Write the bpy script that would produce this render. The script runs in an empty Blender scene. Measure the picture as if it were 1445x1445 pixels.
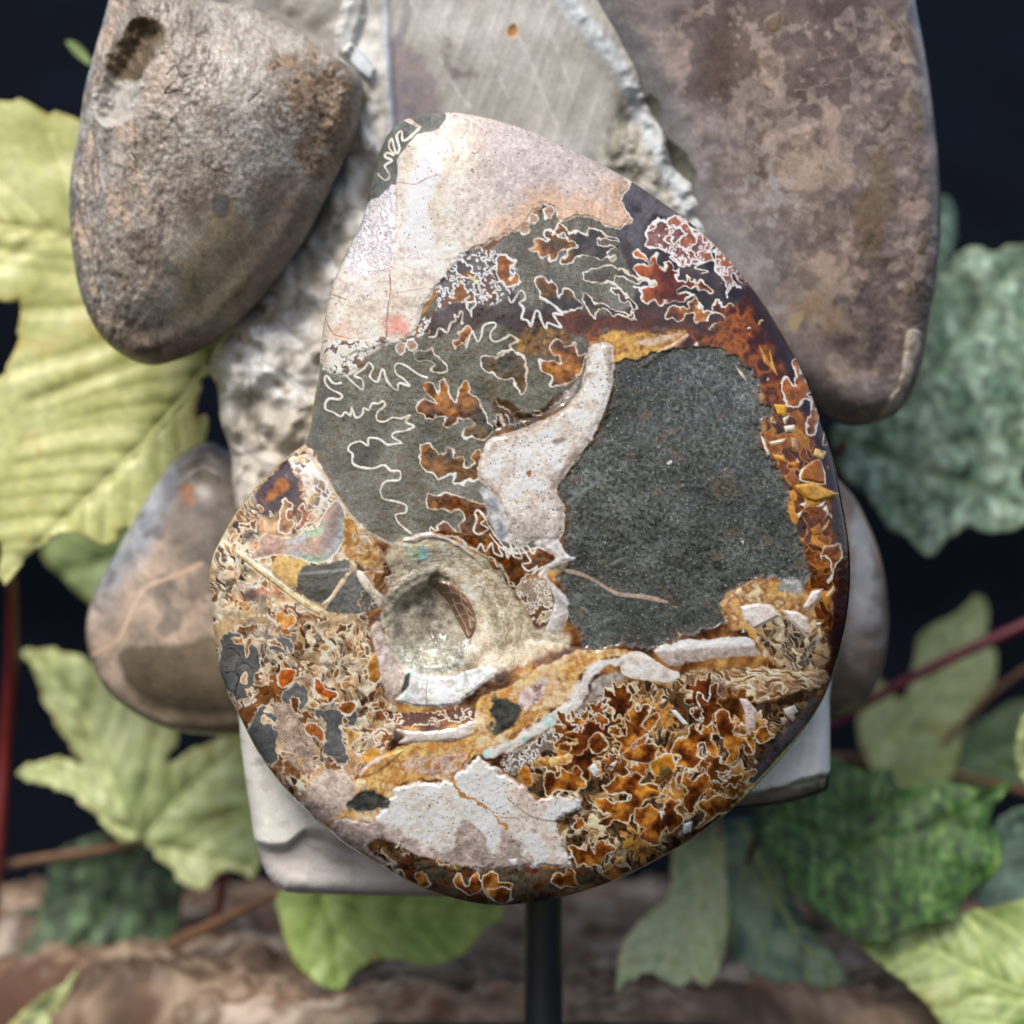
import bpy, math, random
import numpy as np
from mathutils import Vector

# ------------------------------------------------------------------ scale
# working unit: one "u" = 0.125 mm; x to the right, v downwards, dep away from the viewer
U, D, C0, Z0 = 0.000125, 2900.0, 722.5, 0.11
scene = bpy.context.scene
COL = scene.collection
random.seed(7)

# ------------------------------------------------------------------ camera
cam_d = bpy.data.cameras.new('camera')
cam = bpy.data.objects.new('camera', cam_d); COL.objects.link(cam)
cam.location = (0, -D*U, Z0); cam.rotation_euler = (math.radians(90), 0, 0)
cam_d.sensor_width = 36; cam_d.lens = 36*D/1445.0
cam_d.clip_start = 0.01; cam_d.clip_end = 50
cam_d.dof.use_dof = True; cam_d.dof.focus_distance = (D-55)*U; cam_d.dof.aperture_fstop = 7.0
scene.camera = cam

# ------------------------------------------------------------------ daylight
SUN_DIR = Vector((-0.30, -0.66, 0.92)).normalized()
world = bpy.data.worlds.new('World'); scene.world = world; world.use_nodes = True
wn = world.node_tree; bg = wn.nodes['Background']
sky = wn.nodes.new('ShaderNodeTexSky'); sky.sky_type = 'NISHITA'; sky.sun_disc = False
sky.sun_elevation = math.asin(SUN_DIR.z); sky.sun_rotation = math.atan2(SUN_DIR.x, SUN_DIR.y)
sky.air_density = 1.0; sky.dust_density = 3.0; sky.ozone_density = 1.0
wn.links.new(sky.outputs[0], bg.inputs[0]); bg.inputs[1].default_value = 0.085
sun_d = bpy.data.lights.new('sun', 'SUN'); sun_d.energy = 1.5; sun_d.angle = math.radians(22)
sun_d.color = (1.0, 0.965, 0.91)
sun = bpy.data.objects.new('sun', sun_d); COL.objects.link(sun)
sun.rotation_euler = (-SUN_DIR).to_track_quat('-Z', 'Y').to_euler()
sun.location = (-0.5, -0.8, 1.2)
vs = scene.view_settings
vs.view_transform = 'Standard'; vs.look = 'None'; vs.gamma = 1.0; vs.use_curve_mapping = False
vs.exposure = 1.22

# ------------------------------------------------------------------ numeric helpers
f32 = np.float32
def lin(c):
    c = np.asarray(c, f32)/255.0
    return np.where(c <= 0.04045, c/12.92, ((c+0.055)/1.055)**2.4).astype(f32)
ALB = 0.80
def C(*c): return lin(c)*ALB
_T = np.random.RandomState(11).rand(64, 256, 256).astype(f32)
def vnoise(x, y, seed):
    t = _T[seed % 64]; x = x+seed*17.31; y = y+seed*9.77
    ix = np.floor(x).astype(np.int32); iy = np.floor(y).astype(np.int32)
    fx = (x-ix).astype(f32); fy = (y-iy).astype(f32)
    fx = fx*fx*fx*(fx*(fx*6-15)+10); fy = fy*fy*fy*(fy*(fy*6-15)+10)
    ix &= 255; iy &= 255; jx = (ix+1) & 255; jy = (iy+1) & 255
    a = t[iy, ix]; b = t[iy, jx]; c = t[jy, ix]; d = t[jy, jx]
    return (a+(b-a)*fx+(c-a)*fy+(a-b-c+d)*fx*fy)*2-1
def fbm(x, y, scale, octv=4, seed=0, gain=0.5):
    r = 0; a = 1.0; s = 1.0/scale; tot = 0
    for o in range(octv):
        ca, sa = math.cos(o*0.9+seed), math.sin(o*0.9+seed)
        r = r+a*vnoise((x*ca-y*sa)*s, (x*sa+y*ca)*s, seed+o); tot += a; a *= gain; s *= 2.03
    return (r/tot*1.6).astype(f32)
def sm(e0, e1, x):
    t = np.clip((x-e0)/(e1-e0), 0, 1); return t*t*(3-2*t)
def mixc(a, b, t): return a+(b-a)*t[..., None]
def worley(x, y, scale, seed):
    x = x/scale; y = y/scale
    ix = np.floor(x).astype(np.int32); iy = np.floor(y).astype(np.int32)
    f1 = np.full(x.shape, 9, f32); f2 = np.full(x.shape, 9, f32)
    cid = np.zeros(x.shape, f32); dx1 = np.zeros(x.shape, f32); dy1 = np.zeros(x.shape, f32)
    ta, tb, tc = _T[seed % 64], _T[(seed+1) % 64], _T[(seed+2) % 64]
    for oy in (-1, 0, 1):
        for ox in (-1, 0, 1):
            cx = (ix+ox); cy = (iy+oy)
            px = cx+ta[cy & 255, cx & 255]; py = cy+tb[cy & 255, cx & 255]
            ddx = (px-x).astype(f32); ddy = (py-y).astype(f32); d = np.hypot(ddx, ddy)
            nf = d < f1
            f2 = np.where(nf, f1, np.minimum(f2, d))
            cid = np.where(nf, tc[cy & 255, cx & 255], cid)
            dx1 = np.where(nf, ddx, dx1); dy1 = np.where(nf, ddy, dy1)
            f1 = np.where(nf, d, f1)
    return f1*scale, f2*scale, cid, dx1, dy1
def catmull(pts, n=4, closed=True):
    p = np.asarray(pts, float); N = len(p); out = []
    rng = range(N) if closed else range(N-1)
    for i in rng:
        if closed: a, b, c, d = p[i-1], p[i], p[(i+1) % N], p[(i+2) % N]
        else: a, b, c, d = p[max(i-1, 0)], p[i], p[i+1], p[min(i+2, N-1)]
        for k in range(n):
            t = k/n
            out.append(0.5*((2*b)+(c-a)*t+(2*a-5*b+4*c-d)*t*t+(3*b-a-3*c+d)*t**3))
    if not closed: out.append(p[-1])
    return np.array(out)
def seg_dist(x, y, pts, closed=True, inside=True):
    """signed distance (positive inside) to a polygon, or distance to an open line"""
    d2 = np.full(x.shape, 1e12, f32); ins = np.zeros(x.shape, bool)
    P = np.asarray(pts, float); N = len(P)
    for i in range(N if closed else N-1):
        ax, ay = P[i]; bx, by = P[(i+1) % N]
        ex, ey = bx-ax, by-ay; L2 = ex*ex+ey*ey
        if L2 < 1e-9: continue
        wx = x-f32(ax); wy = y-f32(ay)
        t = np.clip((wx*f32(ex)+wy*f32(ey))/f32(L2), 0, 1)
        q = (wx-t*f32(ex))**2+(wy-t*f32(ey))**2
        np.minimum(d2, q, out=d2)
        if closed and inside and ay != by:
            c = ((y >= ay) != (y >= by))
            ins ^= c & (x < f32(ex)*(y-f32(ay))/f32(by-ay)+f32(ax))
    d = np.sqrt(d2)
    return np.where(ins, d, -d) if (closed and inside) else d
def nearest(x, y, pts):
    P = np.asarray(pts, float); N = len(P)
    best = np.full(x.shape, 1e12); bx_ = x.copy(); by_ = y.copy()
    for i in range(N):
        a = P[i]; e = P[(i+1) % N]-a; L2 = e@e
        if L2 < 1e-9: continue
        t = np.clip(((x-a[0])*e[0]+(y-a[1])*e[1])/L2, 0, 1)
        qx = a[0]+t*e[0]; qy = a[1]+t*e[1]; q = (x-qx)**2+(y-qy)**2
        m = q < best; best = np.where(m, q, best); bx_ = np.where(m, qx, bx_); by_ = np.where(m, qy, by_)
    return bx_, by_

def boxblur(a, r):
    for ax in (0, 1):
        p = np.pad(a.astype(np.float64), [(r+1, r) if k == ax else (0, 0) for k in (0, 1)], mode='edge'); c = np.cumsum(p, ax); n = a.shape[ax]
        a = (np.take(c, np.arange(2*r+1, 2*r+1+n), ax)-np.take(c, np.arange(0, n), ax))/(2*r+1)
    return a.astype(f32)

# ------------------------------------------------------------------ object helpers
def tag(o, label=None, cat=None, group=None, kind=None):
    if label: o['label'] = label
    if cat: o['category'] = cat
    if group: o['group'] = group
    if kind: o['kind'] = kind
    return o
def empty(name, loc=(0, 0, 0), parent=None):
    o = bpy.data.objects.new(name, None); COL.objects.link(o); o.empty_display_size = 0.01
    o.location = loc
    if parent: o.parent = parent
    return o
def mesh_obj(name, V, F, mat, parent=None, col=None, rough=None, normals=None, smooth=True):
    """V (n,3) in metres, F (m,4) or (m,3) index array"""
    me = bpy.data.meshes.new(name); V = np.asarray(V, f32); F = np.asarray(F, np.int32)
    k = F.shape[1]
    me.vertices.add(len(V)); me.vertices.foreach_set('co', V.ravel())
    me.loops.add(F.size); me.loops.foreach_set('vertex_index', F.ravel())
    me.polygons.add(len(F)); me.polygons.foreach_set('loop_start', np.arange(0, F.size, k, dtype=np.int32))
    me.polygons.foreach_set('loop_total', np.full(len(F), k, np.int32))
    me.polygons.foreach_set('use_smooth', np.full(len(F), smooth, bool))
    me.update(calc_edges=True); me.validate(clean_customdata=False)
    if col is not None:
        a = me.attributes.new('Col', 'FLOAT_COLOR', 'POINT')
        a.data.foreach_set('color', np.concatenate([np.clip(col, 0, 1), np.ones((len(V), 1))], 1).astype(f32).ravel())
    if rough is not None:
        a = me.attributes.new('Rough', 'FLOAT', 'POINT'); a.data.foreach_set('value', rough.astype(f32).ravel())
    if normals is not None:
        me.normals_split_custom_set_from_vertices(normals.tolist())
    me.materials.append(mat)
    o = bpy.data.objects.new(name, me); COL.objects.link(o)
    if parent: o.parent = parent
    return o
def tube(name, pts, rad, mat, parent=None, seg=10, sub=6):
    """a tapering closed tube through world points"""
    p = catmull([tuple(q) for q in pts], sub, False); n = len(p)
    r = np.interp(np.linspace(0, 1, n), np.linspace(0, 1, len(rad)), rad)
    V = []; F = []
    for i in range(n):
        t = p[min(i+1, n-1)]-p[max(i-1, 0)]; t = t/(np.linalg.norm(t)+1e-12)
        a = np.cross(t, (0.31, 0.2, 0.93)); a /= np.linalg.norm(a); b = np.cross(t, a)
        for k in range(seg):
            w = 2*math.pi*k/seg; V.append(p[i]+r[i]*(math.cos(w)*a+math.sin(w)*b))
    for i in range(n-1):
        for k in range(seg):
            F.append((i*seg+k, i*seg+(k+1) % seg, (i+1)*seg+(k+1) % seg, (i+1)*seg+k))
    for i, rev in ((0, True), (n-1, False)):
        V.append(p[i]); c = len(V)-1
        for k in range(0, seg, 1):
            q = (i*seg+k, i*seg+(k+1) % seg, c, c)
            F.append(q)
    V = np.array(V); Q = np.array(F)
    tri = np.concatenate([Q[:, [0, 1, 2]], Q[Q[:, 2] != Q[:, 3]][:, [0, 2, 3]]])
    return mesh_obj(name, V, tri, mat, parent)

def front(k, ref, loc=(0, 0, 0)):
    """maps (x, v, h) of an upright slab at depth ref to metres; h comes towards the viewer"""
    def f(x, v, h):
        return np.stack([(x-C0)*k*U-loc[0], (ref-h)*U-loc[1], Z0-(v-C0)*k*U-loc[2]], -1)
    return f
def kk(ref): return (D+ref)/D
def pt(x, v, dep):
    k = kk(dep); return np.array([(x-C0)*k*U, dep*U, Z0-(v-C0)*k*U])

# ------------------------------------------------------------------ a solid with a finely modelled front
class Slab:
    def __init__(s, outline, step, ref, prof, smooth=4, mapper=None, kref=None, soften=0):
        s.out = catmull(outline, smooth) if smooth else np.asarray(outline, float)
        s.step = step; s.ref = ref; s.k = kk(ref if kref is None else kref); s.map = mapper
        x0, y0 = s.out.min(0)-3*step; x1, y1 = s.out.max(0)+3*step
        s.X, s.Y = np.meshgrid(np.arange(x0, x1, step, dtype=f32), np.arange(y0, y1, step, dtype=f32))
        s.x0, s.y0 = x0, y0
        s.d = seg_dist(s.X, s.Y, s.out)
        dd = np.maximum(s.d, 0)
        s.h = prof(dd, s.X, s.Y).astype(f32)
        if soften:                                          # round off the crest lines of the dome
            hb = s.h
            for _ in range(3): hb = boxblur(hb, int(soften/step))
            w = sm(soften*0.25, soften*1.3, dd); s.h = (s.h*(1-w)+hb*w).astype(f32)
        # where the surface is seen: pattern coordinates
        q = (D/(D+ref-s.h))*s.k
        s.PX = (C0+(s.X-C0)*q).astype(f32); s.PY = (C0+(s.Y-C0)*q).astype(f32)
        s.col = np.zeros(s.X.shape+(3,), f32); s.rough = np.full(s.X.shape, 0.3, f32)
        s.pid = np.zeros(s.X.shape, np.int16); s.names = ['groundmass']
    def sl(s, pts, pad):
        p = np.asarray(pts); a = p.min(0)-pad; b = p.max(0)+pad
        i0 = max(int((a[1]-s.y0)/s.step)-6, 0); i1 = int((b[1]-s.y0)/s.step)+7
        j0 = max(int((a[0]-s.x0)/s.step)-6, 0); j1 = int((b[0]-s.x0)/s.step)+7
        return slice(i0, i1), slice(j0, j1)
    def paint(s, poly, col, soft=1.0, jag=0, jscale=12, line=None, lw=2.6, dh=0, bev=4, part=None,
              rough=None, alpha=1.0, n=3, seed=3, grow=0, warp=0, wscale=12):
        P = catmull(poly, n) if n else np.asarray(poly, float)
        S = s.sl(P, 14+jag*2+soft*2)
        x, y = s.PX[S], s.PY[S]
        if x.size == 0: return
        if warp: d = seg_dist(x+warp*fbm(x, y, wscale, 2, seed+11), y+warp*fbm(x, y, wscale, 2, seed+13), P)+grow
        else: d = seg_dist(x, y, P)+grow
        if jag: d = d+jag*fbm(x, y, jscale, 3, seed)
        a = sm(-soft, soft, d)*alpha
        c = col(x, y, d) if callable(col) else np.broadcast_to(np.asarray(col, f32), x.shape+(3,))
        s.col[S] = mixc(s.col[S], c, a)
        if line is not None:
            w = lw*np.clip(1+0.75*fbm(x, y, 15, 2, seed+5), 0.25, 2.2)
            la = (1-sm(w*0.20, w*0.20+1.15, np.abs(d)))*np.clip(0.80+0.55*fbm(x, y, 22, 3, seed+8), 0.12, 1)
            s.col[S] = mixc(s.col[S], np.broadcast_to(np.asarray(line, f32), x.shape+(3,)), la)
            s.h[S] += 0.12*la
        if dh: s.h[S] += dh*sm(0, bev, d)
        if rough is not None: s.rough[S] = s.rough[S]+(rough-s.rough[S])*a
        if part:
            s.names.append(part); s.pid[S][d > 0] = len(s.names)-1
    def stroke(s, pts, w, col, n=4, soft=0.9, dh=0, alpha=1.0, wob=0, closed=False, seed=9, part=None, taper=False):
        P = catmull(pts, n, closed) if n else np.asarray(pts, float)
        S = s.sl(P, 8+w*2); x, y = s.PX[S], s.PY[S]
        if x.size == 0: return
        if wob: x = x+wob*fbm(x, y, 8, 2, seed); y = y+wob*fbm(x, y, 8, 2, seed+3)
        d = seg_dist(x, y, P, closed, False)
        ww = w*0.34*(1+0.45*fbm(x, y, 12, 2, seed+1))
        a = (1-sm(ww-soft*0.4, ww+soft, d))*alpha*(np.clip(0.85+0.45*fbm(x, y, 22, 3, seed+6), 0.2, 1) if w < 4 else 1)
        c = col(x, y, d) if callable(col) else np.broadcast_to(np.asarray(col, f32), x.shape+(3,))
        s.col[S] = mixc(s.col[S], c, a)
        if dh: s.h[S] += dh*(1-sm(0, w*0.6, d))
        if part:
            s.names.append(part); s.pid[S][d < ww] = len(s.names)-1
    def bump(s, fn):
        s.h += fn(s.PX, s.PY, s.d).astype(f32)
    def specks(s, mask, n, col, seed, r=1):
        R = np.random.RandomState(seed); I = np.argwhere(mask)
        if len(I) == 0: return
        for i, j in I[R.randint(0, len(I), n)]:
            a = R.uniform(0.4, 0.95); s.col[i, j] += (col-s.col[i, j])*a
            if R.rand() < 0.35 and j+1 < s.col.shape[1]: s.col[i, j+1] += (col-s.col[i, j+1])*a
            if R.rand() < 0.35 and i+1 < s.col.shape[0]: s.col[i+1, j] += (col-s.col[i+1, j])*a
    def build(s, parent, mat, thick, back_mat, loc, rings=None, back='back', keep_whole=False):
        st = s.step; d = s.d; X = s.X.astype(float).copy(); Y = s.Y.astype(float).copy()
        near = (d < 0.35*st) & (d > -2.2*st)
        nx, ny = nearest(X[near], Y[near], s.out); X[near] = nx; Y[near] = ny
        s.h[near] = np.minimum(s.h[near], s.h[near]*0)
        gy, gx = np.gradient(d); gl = np.hypot(gx, gy)+1e-6; ni, nj = np.nonzero(near)      # the rim takes the colour just inside it
        off = (3.5*st-d[near])/st
        si = np.clip((ni+gy[near]/gl[near]*off).round().astype(int), 0, d.shape[0]-1); sj = np.clip((nj+gx[near]/gl[near]*off).round().astype(int), 0, d.shape[1]-1)
        s.col[near] = s.col[si, sj]; s.rough[near] = s.rough[si, sj]; s.pid[near] = s.pid[si, sj]
        m = s.map if s.map else front(s.k, s.ref, loc)
        P = m(X, Y, s.h)
        H, W = X.shape; idx = np.arange(H*W).reshape(H, W)
        ins = d > 0.35*st; ok = d > -2.2*st
        q_ok = (ok[:-1, :-1] & ok[1:, :-1] & ok[:-1, 1:] & ok[1:, 1:]) & (ins[:-1, :-1] | ins[1:, :-1] | ins[:-1, 1:] | ins[1:, 1:])
        a = idx[:-1, :-1][q_ok]; b = idx[:-1, 1:][q_ok]; c = idx[1:, 1:][q_ok]; e = idx[1:, :-1][q_ok]
        F = np.stack([a, e, c, b], 1)                       # facing the viewer
        V = P.reshape(-1, 3)
        nr = np.cross(V[F[:, 2]]-V[F[:, 0]], V[F[:, 3]]-V[F[:, 1]])
        vis = m(np.array([0.]), np.array([0.]), np.array([1.]))-m(np.array([0.]), np.array([0.]), np.array([0.]))
        if (nr@vis[0]).sum() < 0: F = F[:, ::-1]; nr = -nr
        N = np.zeros((H*W, 3))
        for k in range(4):
            for ax in range(3): N[:, ax] += np.bincount(F[:, k], nr[:, ax], H*W)
        N /= np.linalg.norm(N, axis=1, keepdims=True)+1e-20
        colf = s.col.reshape(-1, 3); rf = s.rough.ravel(); pf = s.pid.ravel()
        fp = pf[F[:, 0]]; objs = []
        if keep_whole: fp = np.zeros_like(fp)
        for pid in np.unique(fp):
            f = F[fp == pid]
            if len(f) < 6 and pid != 0: continue
            u, inv = np.unique(f, return_inverse=True)
            o = mesh_obj(s.names[pid], V[u], inv.reshape(f.shape), mat, parent, colf[u], rf[u], N[u])
            objs.append(o)
        # the hidden back: rings that close the rim
        E = np.concatenate([F[:, [0, 1]], F[:, [1, 2]], F[:, [2, 3]], F[:, [3, 0]]])
        key = np.sort(E, 1); _, first, cnt = np.unique(key[:, 0].astype(np.int64)*(H*W)+key[:, 1], return_index=True, return_counts=True)
        B = E[first[cnt == 1]]; u, inv = np.unique(B, return_inverse=True); B = inv.reshape(B.shape)
        bx, by = X.ravel()[u], Y.ravel()[u]; cx, cy = bx.mean(), by.mean(); n = len(u)
        rings = rings or [(1, 0), (0.985, 0.05), (0.95, 0.15), (0.89, 0.3), (0.78, 0.55), (0.6, 0.8), (0.3, 1.0)]
        VV = []; FF = []; cc = []
        for r, (sc, t) in enumerate(rings):
            VV.append(m(cx+(bx-cx)*sc, cy+(by-cy)*sc, np.full(n, -t*thick))); cc.append(colf[u])
        for r in range(len(rings)-1):
            o0, o1 = r*n, (r+1)*n
            FF.append(np.stack([B[:, 1]+o0, B[:, 0]+o0, B[:, 0]+o1, B[:, 1]+o1], 1))
        VV.append(m(np.array([cx]), np.array([cy]), np.array([-thick]))); cc.append(colf[u].mean(0)[None])
        last = (len(rings)-1)*n; ce = len(rings)*n
        FF = np.concatenate(FF); T = np.stack([B[:, 1]+last, B[:, 0]+last, np.full(len(B), ce)], 1)
        tri = np.concatenate([FF[:, [0, 1, 2]], FF[:, [0, 2, 3]], T])
        ob = mesh_obj(back, np.concatenate(VV), tri, back_mat, parent, np.concatenate(cc), np.full(ce+1, 0.5))
        objs.append(ob)
        return objs

# ------------------------------------------------------------------ materials
def mat_new(name):
    m = bpy.data.materials.new(name); m.use_nodes = True
    nt = m.node_tree; return m, nt, nt.nodes['Principled BSDF']
def nd(nt, t, **kw):
    n = nt.nodes.new(t)
    for k, v in kw.items(): setattr(n, k, v)
    return n
def mineral(name, coat=0.35, grain=0.18, gscale=9000, bump=0.15, bscale=5000, coat_rough=0.12, bdist=0.00008):
    m, nt, p = mat_new(name); L = nt.links.new
    at = nd(nt, 'ShaderNodeAttribute', attribute_name='Col'); ar = nd(nt, 'ShaderNodeAttribute', attribute_name='Rough')
    tc = nd(nt, 'ShaderNodeTexCoord')
    nz = nd(nt, 'ShaderNodeTexNoise'); nz.inputs['Scale'].default_value = gscale; nz.inputs['Detail'].default_value = 3
    L(tc.outputs['Object'], nz.inputs['Vector'])
    mr = nd(nt, 'ShaderNodeMapRange'); mr.inputs[1].default_value = 0.3; mr.inputs[2].default_value = 0.7
    mr.inputs[3].default_value = 1-grain; mr.inputs[4].default_value = 1+grain
    L(nz.outputs[0], mr.inputs[0])
    mx = nd(nt, 'ShaderNodeVectorMath', operation='SCALE'); L(at.outputs['Color'], mx.inputs[0]); L(mr.outputs[0], mx.inputs['Scale'])
    L(mx.outputs[0], p.inputs['Base Color']); L(ar.outputs['Fac'], p.inputs['Roughness'])
    p.inputs['Coat Weight'].default_value = coat; p.inputs['Coat Roughness'].default_value = coat_rough
    p.inputs['Specular IOR Level'].default_value = 0.15
    n2 = nd(nt, 'ShaderNodeTexNoise'); n2.inputs['Scale'].default_value = bscale; n2.inputs['Detail'].default_value = 4
    L(tc.outputs['Object'], n2.inputs['Vector'])
    bp = nd(nt, 'ShaderNodeBump'); bp.inputs['Strength'].default_value = bump; bp.inputs['Distance'].default_value = bdist
    L(n2.outputs[0], bp.inputs['Height']); L(bp.outputs[0], p.inputs['Normal'])
    return m
M_POL = mineral('polished_ammonite', coat=0.65, grain=0.12, bump=0.07, coat_rough=0.06)
M_STONE = mineral('tumbled_ammonite', coat=0.25, grain=0.22, gscale=5000, bump=0.15, bscale=3500, coat_rough=0.28)
M_PIT = mineral('pitted_ammonite', coat=0.12, grain=0.24, gscale=5000, bump=0.25, bscale=3500, coat_rough=0.3)
M_CHALK = mineral('pale_matrix', coat=0.08, grain=0.14, gscale=4000, bump=0.2, bscale=3000, coat_rough=0.3)
def plain(name, col, rough=0.5, n_scale=400, n_amt=0.25, bump=0.2, bdist=0.0003, stretch=(1, 1, 1), col2=None, spec=0.5):
    m, nt, p = mat_new(name); L = nt.links.new
    tc = nd(nt, 'ShaderNodeTexCoord'); mp = nd(nt, 'ShaderNodeMapping'); mp.inputs['Scale'].default_value = stretch
    L(tc.outputs['Object'], mp.inputs['Vector'])
    nz = nd(nt, 'ShaderNodeTexNoise'); nz.inputs['Scale'].default_value = n_scale; nz.inputs['Detail'].default_value = 5
    L(mp.outputs[0], nz.inputs['Vector'])
    cr = nd(nt, 'ShaderNodeValToRGB'); c = np.asarray(col); c2 = np.asarray(col2) if col2 is not None else c*(1+n_amt)
    cr.color_ramp.elements[0].position = 0.32; cr.color_ramp.elements[1].position = 0.68
    cr.color_ramp.elements[0].color = (*(c*(1-n_amt)), 1); cr.color_ramp.elements[1].color = (*c2, 1)
    L(nz.outputs[0], cr.inputs[0]); L(cr.outputs[0], p.inputs['Base Color'])
    p.inputs['Roughness'].default_value = rough; p.inputs['Specular IOR Level'].default_value = spec
    bp = nd(nt, 'ShaderNodeBump'); bp.inputs['Strength'].default_value = bump; bp.inputs['Distance'].default_value = bdist
    L(nz.outputs[0], bp.inputs['Height']); L(bp.outputs[0], p.inputs['Normal'])
    return m
# ------------------------------------------------------------------ setting: a dark cloth that covers the table and rises behind
def build_backdrop():
    prof = catmull([(-2600, -880), (-800, -880), (600, -880), (1250, -870), (1640, -720), (1760, -350), (1740, 0), (1800, 330), (2050, 800), (2700, 1500)], 8, False)
    xs = np.linspace(-3200, 3200, 90); V = []; n = len(prof)
    for i, (dp, z) in enumerate(prof):
        w = sm(900, 1600, np.array(dp))
        for x in xs:
            q = fbm(np.array([x]), np.array([z+dp*0.3]), 700, 3, 7)[0]
            V.append((x*U, (dp+40*w*q)*U, Z0+(z+6*(1-w)*q)*U))
    m = len(xs); i, j = np.meshgrid(np.arange(n-1), np.arange(m-1), indexing='ij'); a = (i*m+j).ravel()
    F = np.stack([a, a+1, a+m+1, a+m], 1)
    mt = plain('navy_cloth', (0.0020, 0.0030, 0.0058), rough=0.85, n_scale=60, n_amt=0.2, bump=0.15, bdist=0.0004, spec=0.03)
    o = mesh_obj('backdrop', V, F, mt); tag(o, kind='structure')
    o['label'] = 'dark navy cloth backdrop behind the fossil and leaves'
build_backdrop()
# ------------------------------------------------------------------ tracing frames
def frame(x0, y0, side):
    k = side/1445.0
    def f(t):
        v = [float(q) for q in t.replace(',', ' ').split()]
        return [(x0+v[i]*k, y0+v[i+1]*k) for i in range(0, len(v), 2)]
    return f
fA = frame(420, 130, 400); fB = frame(780, 200, 440); fC = frame(420, 480, 440); fD = frame(780, 560, 460)
fE = frame(280, 620, 420); fF = frame(280, 880, 460); fG = frame(680, 860, 520); fH = frame(560, 260, 240)
fI = frame(300, 640, 240); fS = frame(0, 0, 1445)
fJ = lambda t: [(1040+(x-0)*0.34602, 480+(y-0)*0.34602) for x, y in fS(t)]

# the fossil specimen: one rock, its ammonites are parts of it
SPEC = (0.0, 0.010, 0.033)
cluster = empty('ammonite_cluster', SPEC)
tag(cluster, 'grey and brown ammonite fossil cluster in pale rock with polished suture patterned disc', 'fossil')

OUT_MAIN = fS('548,190 565,172 600,162 640,159 690,167 740,182 790,203 840,228 885,252 930,282 975,315 1015,352 1050,392 '
  '1080,432 1108,478 1132,525 1150,570 1166,618 1180,665 1190,715 1198,765 1200,815 1196,865 1188,905 1178,945 1162,985 '
  '1140,1022 1110,1062 1075,1100 1035,1140 990,1175 945,1203 890,1232 840,1252 790,1266 740,1274 700,1277 660,1272 '
  '610,1258 560,1235 520,1212 480,1185 445,1155 410,1122 380,1085 358,1050 338,1010 320,975 308,935 302,895 298,850 '
  '296,815 300,785 312,760 330,728 355,695 385,662 410,640 428,628 436,610 440,590 444,560 450,530 452,500 456,465 '
  '462,430 470,400 482,372 495,345 508,320 516,295 522,265 530,235 538,210')
def prof_main(d, x, y):
    R = 48+42*sm(700, 1100, x)+55*sm(480, 220, y)
    return 46*(1-(1-np.minimum(d/320, 1))**2)+40*np.sqrt(np.maximum(1-(1-np.minimum(d/R, 1))**2, 0))
A = Slab(OUT_MAIN, 1.25, 0, prof_main, smooth=3)

# ---- mineral colour functions (colours of the cut minerals; flakes also carry painted tilt shading)
GREY = C(104, 104, 96); CREAM = C(226, 212, 196); WHITE = C(238, 232, 226); AMB = C(150, 84, 30); GOLD = C(204, 146, 62)
DKBR = C(66, 40, 26); RED = C(104, 40, 18); PLUM = C(84, 64, 66); LILAC = C(186, 172, 170); TAN = C(196, 168, 140)
RG = np.random.RandomState(5)
def grain(shape, amt, seed=0):
    return (1+amt*np.random.RandomState(seed).randn(*shape)).astype(f32)[..., None]
def mott(cols, scale, seed, octv=4, k=1.0, g=0.0):
    cols = [np.asarray(c, f32) for c in cols]
    def f(x, y, d):
        t = np.clip((fbm(x, y, scale, octv, seed)*k*0.5+0.5), 0, 0.9999)*(len(cols)-1)
        i = t.astype(int); fr = (t-i)[..., None]; arr = np.array(cols)
        c = arr[i]*(1-fr)+arr[np.minimum(i+1, len(cols)-1)]*fr
        return c*grain(x.shape, g, seed) if g else c
    return f
def flakes(scale, seed, cols, edge, aniso=2.0, ang=0.6, ew=1.3, warp=8):
    cols = np.array(cols, f32); edge = np.asarray(edge, f32)
    def f(x, y, d):
        a = ang+1.4*fbm(x, y, 90, 2, seed+4)
        wx = x+warp*fbm(x, y, 22, 2, seed+1); wy = y+warp*fbm(x, y, 22, 2, seed+2)
        m = float(np.mean(a)); ca, sa = math.cos(m), math.sin(m)
        u = (wx*ca+wy*sa)/aniso; v = -wx*sa+wy*ca
        f1, f2, cid, dx, dy = worley(u, v, scale, seed)
        n = len(cols); ci = np.clip(cid*n, 0, n-0.001).astype(int); c = cols[ci]
        c = c*(0.72+0.5*np.clip(dx*0.9+dy*0.5+0.5, 0, 1))[..., None]  # ramp across each flake, tilted-facet shading put into the colour
        e = 1-sm(ew*0.5, ew*0.5+1.5, f2-f1)
        e = e*(0.35+0.65*sm(-0.3, 0.3, fbm(x, y, 17, 2, seed+9)))
        return mixc(c, np.broadcast_to(edge, c.shape), e)
    return f
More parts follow.
